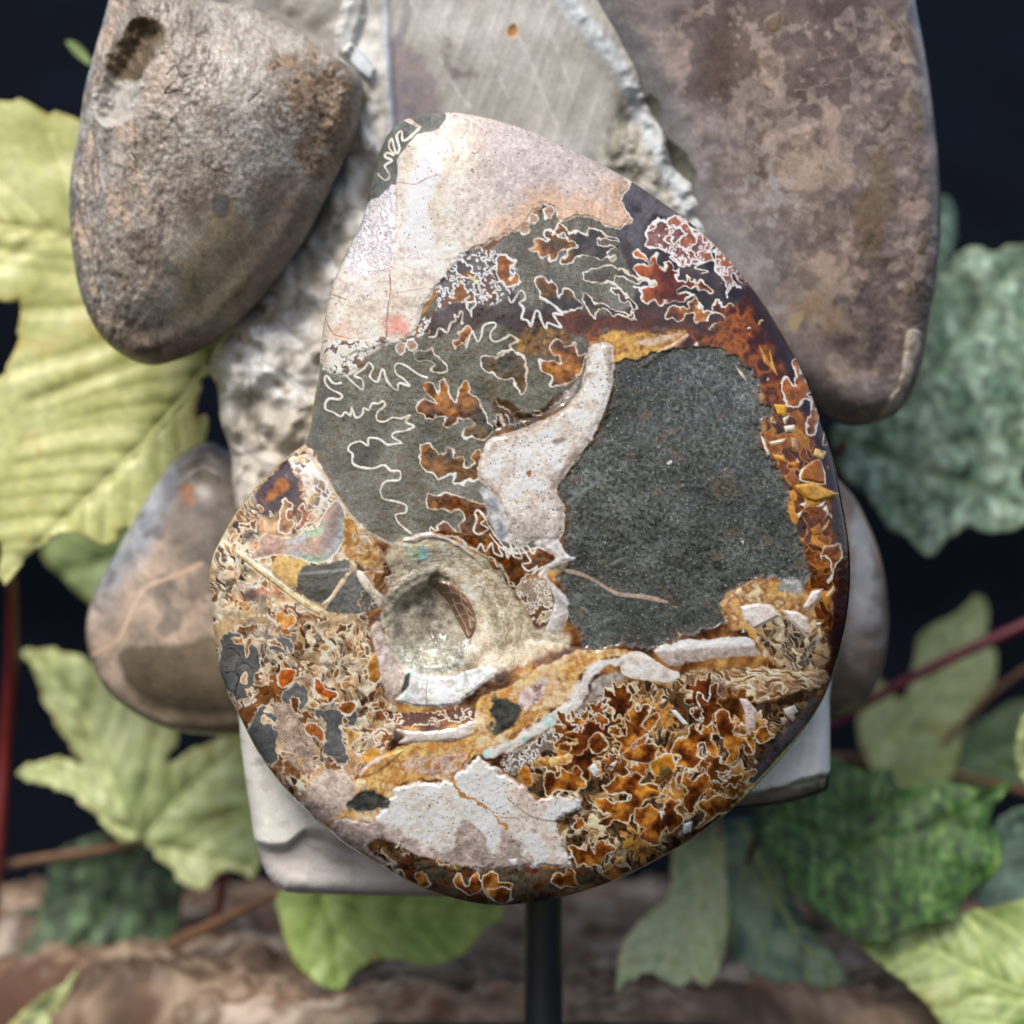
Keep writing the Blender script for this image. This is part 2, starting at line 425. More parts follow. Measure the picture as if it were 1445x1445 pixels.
def frill(scale, seed, c_in, c_out, edge, K=1.6, fine=0.5, lw=2.2, fs=0.2, vary=0.3):
    """scalloped suture outlines: contour lines of a lobed field"""
    def f(x, y, d):
        wx = x+fine*scale*0.55*fbm(x, y, scale*0.55, 1, seed+7); wy = y+fine*scale*0.55*fbm(x, y, scale*0.55, 1, seed+9)
        n = K*(fbm(wx, wy, scale, 2, seed)+0.25*fbm(x, y, scale*fs, 1, seed+5))
        gy, gx = np.gradient(n, A.step); g = np.hypot(gx, gy)+0.01
        dist = np.abs(n-0.05)/g
        side = sm(-0.04, 0.14, n)
        ci = c_in(x, y, d) if callable(c_in) else np.broadcast_to(c_in, x.shape+(3,))
        co = c_out(x, y, d) if callable(c_out) else np.broadcast_to(c_out, x.shape+(3,))
        c = mixc(co, ci, side)
        w = lw*0.26*(1+vary*fbm(x, y, 30, 2, seed+3))
        return mixc(c, np.broadcast_to(np.asarray(edge, f32), c.shape), 1-sm(w-0.2, w+1.2, dist))
    return f
def two(a, b, fn):
    def f(x, y, d):
        ca = a(x, y, d) if callable(a) else np.broadcast_to(a, x.shape+(3,))
        cb = b(x, y, d) if callable(b) else np.broadcast_to(b, x.shape+(3,))
        return mixc(ca, cb, np.clip(fn(x, y, d), 0, 1))
    return f
amber = mott([DKBR, C(108, 62, 30), C(136, 88, 44), C(164, 112, 58), C(196, 152, 86)], 26, 21, k=1.2)
amber_dark = mott([C(58, 30, 20), C(98, 46, 18), C(140, 76, 26)], 22, 24, k=1.2)
leaf_amb = mott([C(88, 46, 20), C(140, 80, 32), C(178, 116, 52)], 18, 31, k=1.5)

grey_st = two(mott([C(98, 96, 83), C(114, 112, 99), C(128, 126, 115)], 34, 3, g=0.22), C(112, 88, 58), lambda x, y, d: 0.55*sm(0.25, 0.75, fbm(x, y, 7, 4, 6)+0.4*fbm(x, y, 50, 2, 7)))
# ---- base coat, then regions from large to small
A.col[:] = amber(A.PX, A.PY, A.d)
# grey suture bearing outer whorl (middle left, running up to the top right)
A.paint(fS('440,590 450,520 470,495 560,480 600,440 640,390 700,345 780,290 900,250 1060,380 1060,440 980,470 850,480 830,500 820,560 700,610 690,640 '
           '720,700 770,760 800,800 760,800 640,750 575,772 520,752 480,710 450,665 428,632'), grey_st, soft=2, part='outer_whorl_stone', rough=0.36)
# dark plum to brown zone under the ferns
A.paint(fH('230,1130 420,1050 600,980 800,1040 980,920 1060,1010 1200,1050 1445,900 1445,1420 1150,1420 1000,1280 850,1190 760,1190 640,1260 530,1290 560,1180 430,1260 250,1290'),
        mott([C(58, 44, 44), C(80, 58, 56), C(96, 84, 84)], 22, 41), soft=6, jag=4, part='plum_calcite', rough=0.22)
A.paint(fB('345,205 460,270 600,350 760,470 900,620 1010,800 960,900 900,960 760,960 600,880 420,870 250,870 100,900 0,800 120,780 300,800 380,700 340,560 310,430 340,300'),
        two(mott([C(52, 46, 48), C(78, 66, 66), C(98, 82, 78)], 30, 43), mott([C(78, 34, 20), C(120, 58, 22), C(70, 40, 30)], 26, 44),
            lambda x, y, d: sm(420, 480, y+0.18*(x-950)*-1)), soft=6, jag=3, part='rim_calcite', rough=0.16)
A.paint(fB('335,165 470,240 600,335 560,370 470,340 430,400 400,500 330,440 310,405 365,360 320,290'), mott([C(86, 84, 92), C(104, 98, 104), C(70, 62, 66)], 30, 45),
        soft=4, jag=2, rough=0.12)
A.paint(fH('1000,1270 1150,1220 1445,1260 1445,1445 1080,1445'), mott([C(70, 44, 24), C(150, 96, 28), C(92, 84, 62), C(180, 128, 44)], 10, 48, k=1.4), soft=8, jag=5)
# top shell
def shell_top(x, y, d):
    c = mott([C(200, 183, 166), C(216, 203, 188), C(206, 193, 184), C(224, 215, 202)], 50, 51, k=1.1)(x, y, d)
    c = mixc(c, np.broadcast_to(C(176, 164, 162), c.shape), 0.75*sm(640, 720, x)*sm(340, 260, y))
    c = mixc(c, np.broadcast_to(C(236, 232, 230), c.shape), 0.9*sm(26, 10, np.abs(x-592+0.10*(y-300))+9*fbm(x, y, 30, 3, 52))*sm(390, 350, y)*sm(190, 230, y))
    c = mixc(c, np.broadcast_to(C(204, 164, 130), c.shape), 0.75*sm(44, 6, d+10*fbm(x, y, 16, 3, 53))*sm(640, 720, x)*sm(240, 270, y))
    r = np.hypot(x-560, y-457)+8*fbm(x, y, 12, 3, 54)
    c = mixc(c, np.broadcast_to(C(226, 140, 124), c.shape), 0.85*sm(24, 5, r))
    r = np.hypot((x-480)/1.3, y-470)+6*fbm(x, y, 12, 3, 55)
    c = mixc(c, np.broadcast_to(C(214, 170, 150), c.shape), 0.6*sm(24, 5, r))
    cr = 1-sm(0.4, 1.6, np.abs(fbm(x, y, 26, 4, 56))*12)
    c = mixc(c, np.broadcast_to(C(176, 140, 120), c.shape), 0.35*cr*sm(300, 340, y))
    return c*grain(x.shape, 0.03, 3)
A.paint(fS('552,180 600,155 690,160 790,195 885,250 886,264 878,288 890,310 874,323 850,316 823,304 798,310 788,307 777,289 749,299 741,318 722,327 697,340 677,349 '
           '650,362 641,379 625,396 611,412 597,432 592,448 583,468 572,479 545,487 517,495 495,504 484,528 470,527 452,512 450,480 458,430 470,395 500,340 518,290 530,240'),
        shell_top, soft=1.6, jag=3.2, jscale=9, line=C(232, 216, 200), lw=2.2, dh=1.6, part='shell_patch', rough=0.24)
A.specks((A.pid == len(A.names)-1), 480, C(92, 78, 70), 4)
# grey green strip and curls at the top left edge
A.paint(fA('350,560 385,380 440,230 500,140 640,95 760,110 720,185 610,215 560,280 510,345 500,470 410,545'), mott([C(88, 92, 82), C(108, 112, 104), C(120, 118, 112)], 20, 61, g=0.12),
        soft=1.5, jag=1.5, part='grey_strip', rough=0.4)
A.stroke(fA('615,190 560,240 535,245 530,200 505,225 520,290 500,310 480,240 465,280 490,320 460,310 445,330 480,350 445,375 455,400 470,430 450,450 420,430 410,415'), 3.4, CREAM)
A.stroke(fA('530,130 570,140 625,180 590,165 545,140'), 3.0, C(220, 190, 176))
A.paint(fA('355,570 430,530 500,480 500,700 480,905 240,920 285,730'), frill(8, 63, C(214, 204, 206), C(230, 224, 226), C(158, 146, 148), K=1.5, lw=1.1), soft=1.5, jag=1.5, part='frilled_shell', rough=0.3)
A.stroke(fA('235,918 330,912 420,914 478,910'), 1.6, C(170, 130, 112))
A.stroke(fA('470,915 474,1010 462,1100 452,1270'), 1.5, C(128, 92, 78)); A.stroke(fA('500,480 505,560 495,720 470,900'), 1.5, C(200, 160, 140))
A.stroke(fA('140,1150 180,1230 240,1250 330,1270 440,1250'), 1.5, C(170, 110, 90)); A.stroke(fA('160,1030 200,1040 250,1060'), 1.2, C(150, 110, 96))
A.stroke(fA('510,460 600,470 660,440 730,420'), 1.2, C(160, 130, 118)); A.stroke(fA('470,1030 540,1020 640,1000'), 1.1, C(170, 130, 112))
A.paint(fA('140,1260 230,1300 290,1290 340,1330 300,1420 230,1445 170,1400 130,1340'), frill(9, 64, C(150, 120, 100), C(222, 204, 184), C(240, 228, 214), K=1.3), soft=2, jag=2)
# dense white curls below the top shell
A.paint(fH('340,890 420,760 520,640 640,560 820,560 900,590 980,600 1010,680 1040,800 960,930 830,1030 700,1010 560,990 400,1050 260,1110 160,1210 150,1290 200,1300 260,1210 330,1040'),
        frill(15, 66, two(C(150, 92, 40), C(96, 82, 80), lambda x, y, d: fbm(x, y, 18, 2, 67)+0.5), C(112, 104, 106), C(240, 236, 232), K=1.5, lw=2.8, fine=0.6), soft=1.5, jag=2, part='frilled_suture', rough=0.2)
A.stroke(fH('620,780 660,820 700,850'), 4.5, C(214, 196, 140))
for (a, b, r) in ((1290, 240, 42), (1165, 290, 34), (1090, 370, 40), (30, 1390, 40), (130, 1360, 38)):
    (px, py), = fH(f'{a},{b}')
    A.paint([(px+r*0.166*math.cos(t), py+r*0.17*1.25*math.sin(t)) for t in np.linspace(0, 6.28, 9)[:-1]], C(170, 136, 112), line=WHITE, lw=4, jag=2.2, jscale=7)

# ---- traced suture lobes: outline plus mineral filling
LINE = C(236, 222, 204)
lobes = 0
def lobe(p, col=leaf_amb, lw=2.7, line=LINE, dh=0.7, n=3, rough=0.2, name='suture_lobe', jag=1.7, warp=2.6):
    def shaded(x, y, d):
        c = col(x, y, d) if callable(col) else np.broadcast_to(np.asarray(col, f32), x.shape+(3,))
        c = mixc(c, c*f32(1.15)+GOLD*f32(0.07), 0.7*sm(6, 1, d)); return c*(1+0.28*fbm(x, y, 7, 3, 33)+0.18*fbm(x, y, 18, 2, 35))[..., None]
    A.paint(p, shaded, soft=0.8, line=line, lw=lw, dh=dh*0.5, bev=5, part=name, rough=rough, n=n, jag=jag, jscale=9, warp=warp, wscale=13, seed=3+len(A.names) % 40)
darkleaf = mott([C(64, 60, 50), C(92, 84, 70), C(120, 88, 50)], 16, 71, g=0.1)
greyleaf = mott([C(84, 80, 70), C(104, 100, 90)], 18, 72, g=0.12)
brownmix = mott([C(80, 72, 58), C(120, 78, 34), C(150, 98, 40)], 14, 73, k=1.3, g=0.08)
# middle left
lobe(fC('555,320 560,290 590,280 640,290 600,240 590,205 620,195 655,240 655,195 680,185 695,210 700,250 725,285 750,270 755,200 775,180 795,205 800,250 830,255 850,275 850,310 880,360 905,430 870,465 820,455 790,465 760,450 780,410 815,400 815,375 770,375 745,360 740,380 700,400 670,390 680,360 700,350 650,345 610,370 590,345'),
     two(leaf_amb, darkleaf, lambda x, y, d: sm(640, 690, x+0.6*(y-580))))
lobe(fC('570,510 590,490 620,490 650,530 680,520 690,495 720,505 725,540 760,545 790,585 830,570 810,540 815,520 840,520 845,600 830,640 780,660 720,665 735,620 710,620 660,640 600,605 570,580'), brownmix)
lobe(fC('595,735 610,710 650,720 680,705 720,715 780,740 860,765 880,800 880,850 920,920 980,970 1030,990 1080,980 1130,950 1180,970 1200,1010 1140,1050 1070,1085 1050,1110 1000,1150 960,1080 900,1020 820,980 740,920 680,905 610,895 620,865 650,880 660,850 690,850 710,880 760,890 740,850 770,830 750,790 700,800 660,780 620,795 600,770'),
     mott([C(92, 46, 14), C(128, 70, 22), C(84, 62, 44), C(160, 98, 36)], 13, 75, k=1.3))
A.stroke(fC('880,870 850,850 870,830 840,790 822,800 830,835 815,880 840,900 880,880'), 3, LINE, closed=True)
A.stroke(fC('800,960 830,970 850,945 870,980 900,940 910,985 950,1000 930,960 960,970 975,1010 990,960 1000,1000 1040,1010 1020,960 1050,975 1065,1000 1080,1030 1040,1040 1070,1070 1110,1050 1090,1080'), 2.4, LINE)
A.stroke(fC('890,900 940,960 1000,990 985,940 1020,930 1010,970 1060,950 1090,990 1110,960 1150,975'), 2.4, LINE)
A.stroke(fC('200,200 165,200 135,165 125,190 150,225 205,255 190,275 150,270 130,290 130,320 165,335 200,355 220,335 245,350 250,315 270,360 300,345 305,315 330,325 345,295 375,295 395,285 405,305 370,335 368,370 400,380 440,360 480,365 520,350 500,380 540,400 500,420 450,430 440,450 480,475 460,480 415,485 380,460 330,455 325,490 290,470 245,485 235,510 255,530 255,570 290,590 350,595 400,580 430,605 475,610 470,650 410,655 385,690 395,735 440,745 500,765 500,800 455,810 470,850 525,895'),
         2.9, LINE, dh=0.5, part='suture_line')
A.paint(fC('135,165 205,255 130,300 165,335 245,350 300,345 390,290 368,370 300,400 200,380 110,320 110,200'), mott([C(76, 70, 60), C(96, 92, 82)], 12, 77, g=0.15), soft=8, alpha=0.5)
A.paint(fC('250,480 330,460 400,480 350,590 255,570 235,510'), mott([C(64, 58, 48), C(92, 86, 76)], 10, 78, g=0.15), soft=6, alpha=0.7)
A.stroke(fC('200,200 165,200 135,165 125,190 150,225 205,255 190,275 150,270 130,290 130,320 165,335 200,355 220,335 245,350 250,315 270,360 300,345 305,315 330,325 345,295 375,295 395,285 405,305 370,335 368,370 400,380 440,360 480,365 520,350 500,380 540,400 500,420 450,430 440,450 480,475 460,480 415,485 380,460 330,455 325,490 290,470 245,485 235,510 255,530 255,570 290,590 350,595 400,580 430,605'), 2.9, LINE)
A.stroke(fC('225,165 260,200 300,230 300,185 265,165 310,130 330,105 350,130 335,170 370,195 385,150 400,140 415,190 460,235 470,200 520,215 490,180 460,160 450,125 470,108 510,125 560,160 600,175'), 2.9, LINE, dh=0.5, part='suture_line')
lobe(fC('540,70 560,50 620,50 640,75 700,125 655,155 610,130 640,120 600,95 560,95'), greyleaf)
A.paint(fC('120,20 200,0 420,-10 400,20 350,60 290,90 320,110 250,140 210,170 170,150 130,90'), frill(10, 79, C(120, 98, 80), C(218, 200, 180), C(240, 230, 216), K=1.3, lw=2.6), soft=1.5, jag=2, dh=0.8, part='frilled_shell')
lobe(fC('860,125 855,90 880,70 920,80 960,65 985,40 1010,60 1060,110 1055,215 1030,250 1000,175 950,180 920,175 900,150'), darkleaf)
lobe(fC('1150,150 1120,110 1130,90 1180,95 1220,100 1190,60 1165,40 1170,10 1210,-5 1240,30 1280,20 1300,70 1330,60 1310,150 1270,190 1210,215 1180,210 1190,170'), leaf_amb, lw=3.2)
A.paint(fC('900,420 925,380 905,300 920,258 960,275 1000,300 1045,330 1120,320 1190,270 1280,180 1310,190 1250,290 1150,350 1060,395 980,415'), two(mott([C(70, 50, 32), C(104, 76, 48), C(60, 48, 36)], 12, 81), C(150, 140, 132), lambda x, y, d: sm(770, 800, x)*0.8), soft=4, jag=3, dh=-2, bev=9, part='dark_cavity')
for q in ('915,415 925,345 955,395 940,340', '985,385 960,345 1000,390 1005,360', '925,265 940,300 990,340 1040,330', '1015,400 1030,370 1060,395', '1100,320 1130,345 1090,350', '1160,310 1200,290 1250,240 1230,300'):
    A.stroke(fC(q), 2.0, C(214, 200, 180), alpha=0.75, wob=3)
# upper middle
lobe(fH('1130,550 1175,530 1165,480 1190,460 1240,475 1290,470 1250,410 1275,385 1310,405 1320,440 1345,420 1380,470 1500,475 1560,500 1480,560 1400,560 1360,600 1340,640 1300,630 1290,590 1230,620 1190,600 1180,570'), two(brownmix, leaf_amb, lambda x, y, d: sm(775, 755, x)), lw=3.6, line=WHITE)
lobe(fH('1185,850 1190,800 1240,795 1290,835 1330,815 1360,880 1360,930 1390,950 1400,890 1440,880 1500,930 1560,1040 1410,1110 1340,1040 1290,1000 1240,980 1225,960 1240,930 1200,890'), two(brownmix, mott([C(50, 44, 46), C(84, 76, 72)], 14, 83), lambda x, y, d: sm(415, 425, y)), lw=3.4, line=WHITE)
A.stroke(fH('1225,960 1290,1000 1340,1040 1410,1110 1330,1100 1360,1160 1400,1220 1340,1200 1280,1180 1270,1230 1230,1160 1210,1090 1180,1080 1160,1140 1140,1210 1110,1160 1060,1140 1080,1060 1045,1010 1090,980 1085,930 1055,905 1025,940 1000,980 970,1010 950,960'), 3.4, WHITE, dh=0.5, part='suture_line')
lobe(fH('470,1370 480,1320 530,1290 510,1260 580,1220 620,1210 640,1250 610,1330 590,1390 550,1350 500,1395'), leaf_amb)
A.stroke(fH('560,1180 550,1180 560,1100 540,1080 520,1130 490,1110 500,1160 460,1180 430,1260 380,1230 350,1230 330,1290 270,1300'), 3, LINE)
A.stroke(fH('590,1390 610,1330 640,1250 660,1290 690,1340 720,1290 730,1220 760,1190 830,1180 840,1210 800,1260 800,1320 850,1340 940,1300 960,1280 1030,1330 960,1370 980,1410 900,1420 860,1445'), 3.2, LINE, dh=0.5, part='suture_line')
lobe(fH('840,720 860,650 900,600 960,610 1000,660 970,720 960,800 1000,810 1020,760 1050,790 1030,850 980,880 930,860 900,830 850,800'), leaf_amb, lw=4, line=WHITE)
lobe(fH('560,990 585,1000 600,1060 630,1115 640,1060 650,1000'), greyleaf, lw=3, line=WHITE)
# right upper ferns
lobe(jag=2.3, warp=3.6, p=fB('25,400 30,375 70,395 80,420 120,430 170,410 220,420 290,450 310,475 250,460 200,455 240,490 300,490 260,520 290,550 220,540 200,530 150,530 110,545 80,570 50,560 55,530 75,510 100,480 60,440'), col=two(brownmix, mott([C(56, 50, 50), C(86, 78, 74)], 12, 85), lambda x, y, d: sm(800, 815, x)), lw=3.0)
lobe(jag=2.3, warp=3.6, p=fB('140,620 150,595 250,590 330,590 400,630 480,650 400,650 300,620 270,650 190,650 150,640'), col=greyleaf, lw=3)
lobe(jag=2.3, warp=3.6, p=fB('145,720 170,705 220,750 280,785 370,800 345,740 290,710 270,690 320,685 260,660 330,690 390,790 370,812 270,800 200,770 200,830 160,780'), col=mott([C(58, 48, 46), C(98, 80, 66)], 12, 86), lw=2.8)
lobe(jag=2.3, warp=3.6, p=fB('430,470 440,430 450,390 490,355 530,370 550,350 590,335 620,370 640,390 680,400 700,430 740,460 730,500 740,540 700,560 640,570 600,560 560,540 540,530 580,510 520,510 480,490'), col=frill(13, 87, C(166, 104, 76), C(140, 98, 92), C(240, 236, 232), K=1.5, lw=2.4), lw=3.8, line=WHITE)
lobe(jag=2.3, warp=3.6, p=fB('770,480 800,510 850,550 880,600 910,660 905,710 870,640 840,610 820,620 840,660 865,675 820,670 820,715 790,680 780,640 750,570'), col=frill(11, 88, C(170, 100, 66), C(150, 110, 104), C(240, 236, 232), K=1.3, lw=2.2), lw=3.2, line=WHITE)
A.stroke(fB('640,400 660,440 690,420 700,470 730,450 735,490'), 2.6, WHITE); A.stroke(fB('560,540 590,560 600,540 630,575 650,545 690,560 660,585 720,600 690,610'), 2.6, WHITE)
lobe(jag=2.3, warp=3.6, p=fB('385,610 375,580 430,580 440,560 385,530 395,510 430,530 460,570 465,530 490,530 495,570 520,610 515,570 540,575 550,600 580,590 575,640 620,650 615,610 650,650 700,660 735,700 690,685 640,670 600,680 590,700 650,705 600,730 560,720 520,740 490,760 470,735 440,755 410,735 405,710 385,680 410,680 480,670 490,655 440,640'), col=two(C(168, 84, 30), mott([C(84, 24, 12), C(124, 48, 16)], 20, 89), lambda x, y, d: sm(912, 935, x+6*fbm(x, y, 14, 2, 90))), lw=3.4)
lobe(jag=2.3, warp=3.6, p=fB('515,820 530,790 570,770 620,770 640,745 660,720 670,760 700,790 720,780 745,780 760,730 790,725 785,770 830,745 850,770 890,775 850,800 800,810 750,800 720,810 690,830 665,830 660,790 620,800 590,820 560,830'), col=leaf_amb, lw=3)
lobe(jag=2.3, warp=3.6, p=fB('740,860 760,830 820,830 860,870 850,890 780,885'), col=mott([C(80, 62, 46), C(120, 96, 72)], 8, 91, g=0.12), lw=2.6)

# ---- amber rim at the right, with flakes
A.paint(fS('830,470 960,465 1000,470 1050,420 1110,470 1160,590 1205,760 1200,900 1180,950 1140,940 1140,830 1110,740 1110,680 1070,630 1085,580 1060,530 1020,495 960,490 870,500'),
        two(mott([C(72, 28, 14), C(116, 50, 16), C(166, 92, 24), C(90, 38, 16)], 18, 93, k=1.4), flakes(12, 94, [C(176, 100, 24), C(110, 50, 14), C(76, 32, 14), C(216, 150, 46), C(124, 60, 16), C(84, 36, 14)], C(206, 150, 80), aniso=1.8, ew=0.4),
            lambda x, y, d: sm(540, 600, y)*0.7*sm(1162+0.0*y, 1140, x-0.13*(y-600))), soft=5, jag=4, part='amber_chamber', rough=0.12)
A.paint(fS('1040,385 1085,430 1125,500 1160,590 1190,700 1202,800 1198,900 1170,960 1168,900 1178,800 1166,700 1140,600 1105,520 1060,440'), mott([C(50, 20, 18), C(70, 30, 22), C(62, 40, 42)], 30, 95), soft=9, jag=3, rough=0.1)
A.paint(fB('270,880 400,890 560,880 620,890 500,960 400,1010 300,1040 180,950 200,920'), mott([C(170, 120, 40), C(210, 164, 80), C(150, 92, 34)], 12, 96, k=1.3), soft=3, jag=3, part='gold_calcite')
A.paint(fB('400,1040 470,980 560,930 620,890 625,905 560,960 470,1020 415,1052'), C(204, 170, 142), soft=1, dh=1, part='shell_splinter')
A.paint(fB('380,930 460,910 600,885 520,925 440,945'), C(196, 170, 146), soft=1.5, part='shell_splinter')
tri = [('90,20,165,140,110,90', GOLD), ('130,30,165,145,140,110', C(210, 160, 70)), ('150,260 205,265 195,310 165,300', C(220, 160, 40)), ('190,350 235,345 235,370 200,375', C(236, 214, 190)),
       ('95,385 110,400 135,470 125,490', C(228, 206, 190)), ('130,415 200,400 185,420 140,428', C(226, 196, 170)), ('145,465 190,470 200,498 160,490', C(208, 150, 70)), ('205,500 260,490 240,530', C(190, 120, 40)),
       ('255,670 285,660 275,680', C(240, 220, 200)), ('325,680 360,655 350,680', C(240, 226, 210)), ('350,690 365,670 375,710', C(236, 214, 190)), ('245,710 268,695 255,725', C(230, 200, 170)), ('350,780 375,730 370,760', C(226, 180, 120)),
       ('300,770 340,745 350,790 310,800', C(170, 110, 40)), ('320,440 365,455 350,485 310,470', C(220, 180, 110)), ('185,320 215,305 195,345', C(234, 204, 170)), ('360,1045 395,1000 400,1020 375,1050', C(220, 190, 150)),
       ('385,1050 395,1080 390,1130 380,1100', C(150, 110, 90)), ('315,1155 345,1150 335,1175', C(240, 226, 216)), ('220,395 245,400 250,450 225,440', C(180, 140, 110))]
for t, c in tri:  # calcite flakes; the white ones also paint the amber's triangular highlights
    A.paint(fJ(t), c, soft=0.9, n=1, dh=1.5, bev=3, part='calcite_flake')
A.paint(fJ('258,570 265,530 320,490 345,500 360,585 300,578'), mott([C(190, 112, 24), C(150, 84, 20)], 12, 97), n=2, line=C(240, 214, 180), lw=1.8, dh=2.5, part='calcite_flake')
A.paint(fJ('232,592 310,580 345,598 415,625 385,645 320,662 280,650'), mott([C(184, 132, 42), C(206, 154, 62)], 10, 98), n=1, dh=3, part='calcite_flake')
lobe(fJ('240,75 255,110 265,140 270,115 290,170 310,190 295,220 330,260 320,290 325,340 310,375 285,378 290,330 300,290 300,250 270,245 240,280 200,250 190,225 178,205 185,165 205,150 225,185 240,190 245,150 230,100'), mott([C(146, 78, 22), C(180, 104, 34), C(120, 56, 18)], 14, 99), lw=2.8)
lobe(fJ('345,890 350,850 385,830 410,825 425,880 410,910 375,985 385,930 360,880'), leaf_amb, lw=2.6)
A.stroke(fJ('350,280 360,340 375,380 370,420 350,425 360,360'), 2.6, C(230, 190, 160)); A.stroke(fJ('330,250 340,300 350,290'), 2.4, LINE)
lobe(fB('1210,1350 1175,1345 1185,1280 1200,1240 1225,1260 1220,1310'), leaf_amb, lw=2.6)

# ---- the big dark mudstone patch
def mud(x, y, d):
    c = mott([C(68, 71, 67), C(83, 87, 83), C(98, 103, 99)], 60, 101, g=0.0)(x, y, d)
    g = fbm(x, y, 3.6, 2, 102); c = c*(1+0.5*g*(0.45+0.55*sm(860, 760, y+0.3*(860-x))))[..., None]
    c = c*grain(x.shape, 0.13, 5)*(1+0.16*fbm(x, y, 100, 3, 105)+0.12*fbm(x*0.6+y*0.5, y-x*0.6, 30, 4, 106))[..., None]
    c = mixc(c, c*f32(0.8)+C(120, 96, 66)*f32(0.25), 0.7*sm(16, 2, d+8*fbm(x, y, 16, 3, 107)))
    c = mixc(c, np.broadcast_to(C(132, 104, 76), c.shape), 0.35*sm(0.55, 0.8, fbm(x, y, 20, 4, 103)))
    return mixc(c, np.broadcast_to(C(150, 154, 148), c.shape), 0.3*sm(0.6, 1.0, fbm(x*0.5+y*0.2, y*1.6-x*0.4, 24, 4, 104))*sm(700, 780, y))
A.paint(fS('864,510 895,507 925,497 960,490 1000,487 1025,497 1050,510 1070,535 1075,565 1090,580 1075,595 1072,625 1090,650 1110,680 1115,720 1125,750 1135,780 1143,818 1125,830 1090,815 1050,825 1020,855 1030,870 1015,885 960,900 915,915 880,910 850,918 825,915 818,890 800,870 798,830 785,815 800,795 795,765 800,720 785,690 800,670 818,640 845,605 860,565 865,530'),
        mud, soft=2.2, jag=3.6, jscale=9, dh=-1.6, bev=4, part='mudstone_infill', rough=0.62)
md = (A.pid == len(A.names)-1)
A.specks(md, 700, C(150, 152, 146), 6); A.specks(md, 5200, C(40, 40, 36), 7)
A.paint(fD('50,762 120,775 200,815 285,865 400,875 510,905 490,915 390,895 280,880 230,850 140,800 60,780'), C(168, 146, 130), soft=1, part='shell_splinter', n=2)
A.stroke(fD('260,745 300,720 340,715'), 3, C(140, 140, 132), alpha=0.7, soft=2); A.stroke(fD('70,470 140,410 225,355'), 6, C(136, 140, 134), alpha=0.55, soft=4, wob=3)
A.stroke(fD('150,1020 220,1000 300,960'), 3, C(130, 132, 126), alpha=0.5, soft=2); A.paint(fB('845,1035 880,1070 900,1110 870,1080'), C(206, 180, 160), part='shell_splinter', n=1)
A.paint(fD('505,295 525,280 530,290 512,302'), C(206, 200, 190), n=1); A.paint(fD('835,640 848,638 845,652'), C(206, 200, 190), n=1)

# ---- white septum in the middle
def sept(x, y, d):
    c = mott([C(196, 182, 170), C(216, 206, 198), C(228, 222, 216)], 22, 111, g=0.035)(x, y, d)
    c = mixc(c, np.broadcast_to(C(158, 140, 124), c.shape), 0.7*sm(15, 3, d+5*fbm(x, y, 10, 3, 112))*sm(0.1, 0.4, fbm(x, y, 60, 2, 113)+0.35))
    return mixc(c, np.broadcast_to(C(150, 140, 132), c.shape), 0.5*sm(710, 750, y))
SEPT = fS('830,492 826,523 817,553 798,575 780,587 740,605 700,615 685,626 680,647 673,675 690,690 708,720 718,743 720,763 735,775 752,763 776,768 790,760 796,740 795,715 785,692 800,668 820,640 842,605 857,565 865,532 864,490 848,485')
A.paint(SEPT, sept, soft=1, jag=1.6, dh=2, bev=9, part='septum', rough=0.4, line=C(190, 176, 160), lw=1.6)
A.specks(A.pid == len(A.names)-1, 420, C(84, 70, 60), 8)
A.paint(fC('845,680 880,690 930,740 975,800 985,880 985,940 930,910 890,840 870,770'), mott([C(138, 140, 146), C(164, 164, 166), C(196, 190, 184)], 12, 115, k=1.3), soft=2, jag=2, part='blue_grey_calcite')
A.paint(fC('1060,610 1085,605 1080,635 1065,630'), C(170, 110, 60), soft=1.5); A.paint(fC('1180,465 1240,450 1230,475 1190,485'), C(150, 140, 130), soft=3)
A.paint(fC('1090,940 1160,910 1215,930 1245,990 1290,1010 1240,1030 1170,1060 1160,1100 1200,1140 1250,1200 1250,1280 1225,1355 1180,1360 1150,1340 1185,1240 1180,1180 1150,1120 1110,1090 1150,1040 1195,1010'), mott([C(176, 166, 156), C(206, 198, 192), C(160, 158, 160)], 14, 116), soft=1.2, jag=1.5, dh=1.2, bev=6, part='septum', rough=0.35)
A.paint(fC('1060,1110 1140,1100 1180,1170 1180,1240 1140,1330 1080,1290 1030,1200 1010,1160'), frill(10, 117, C(120, 84, 50), C(170, 150, 128), CREAM, K=1.4), soft=3, jag=2, part='frilled_suture')
# ---- step down from the outer whorl to the inner one
INNER = fS('428,628 455,668 485,715 520,752 572,772 620,752 680,765 730,800 760,840 790,880 830,915 780,935 700,960 690,1010 640,1040 560,1045 520,1100 440,1130 330,1000 290,850 300,760')
inner_d = seg_dist(A.PX, A.PY, catmull(INNER, 2))
A.h -= 9*sm(-6, 44, inner_d)*sm(0, 40, A.d+18)
grey_low = seg_dist(A.PX, A.PY, catmull(fC('60,500 200,640 330,800 470,900 560,890 430,760 330,640 200,480'), 2))
A.col[:] = mixc(A.col, A.col*f32(0.86)+C(110, 96, 76)*f32(0.10), sm(-10, 20, grey_low))

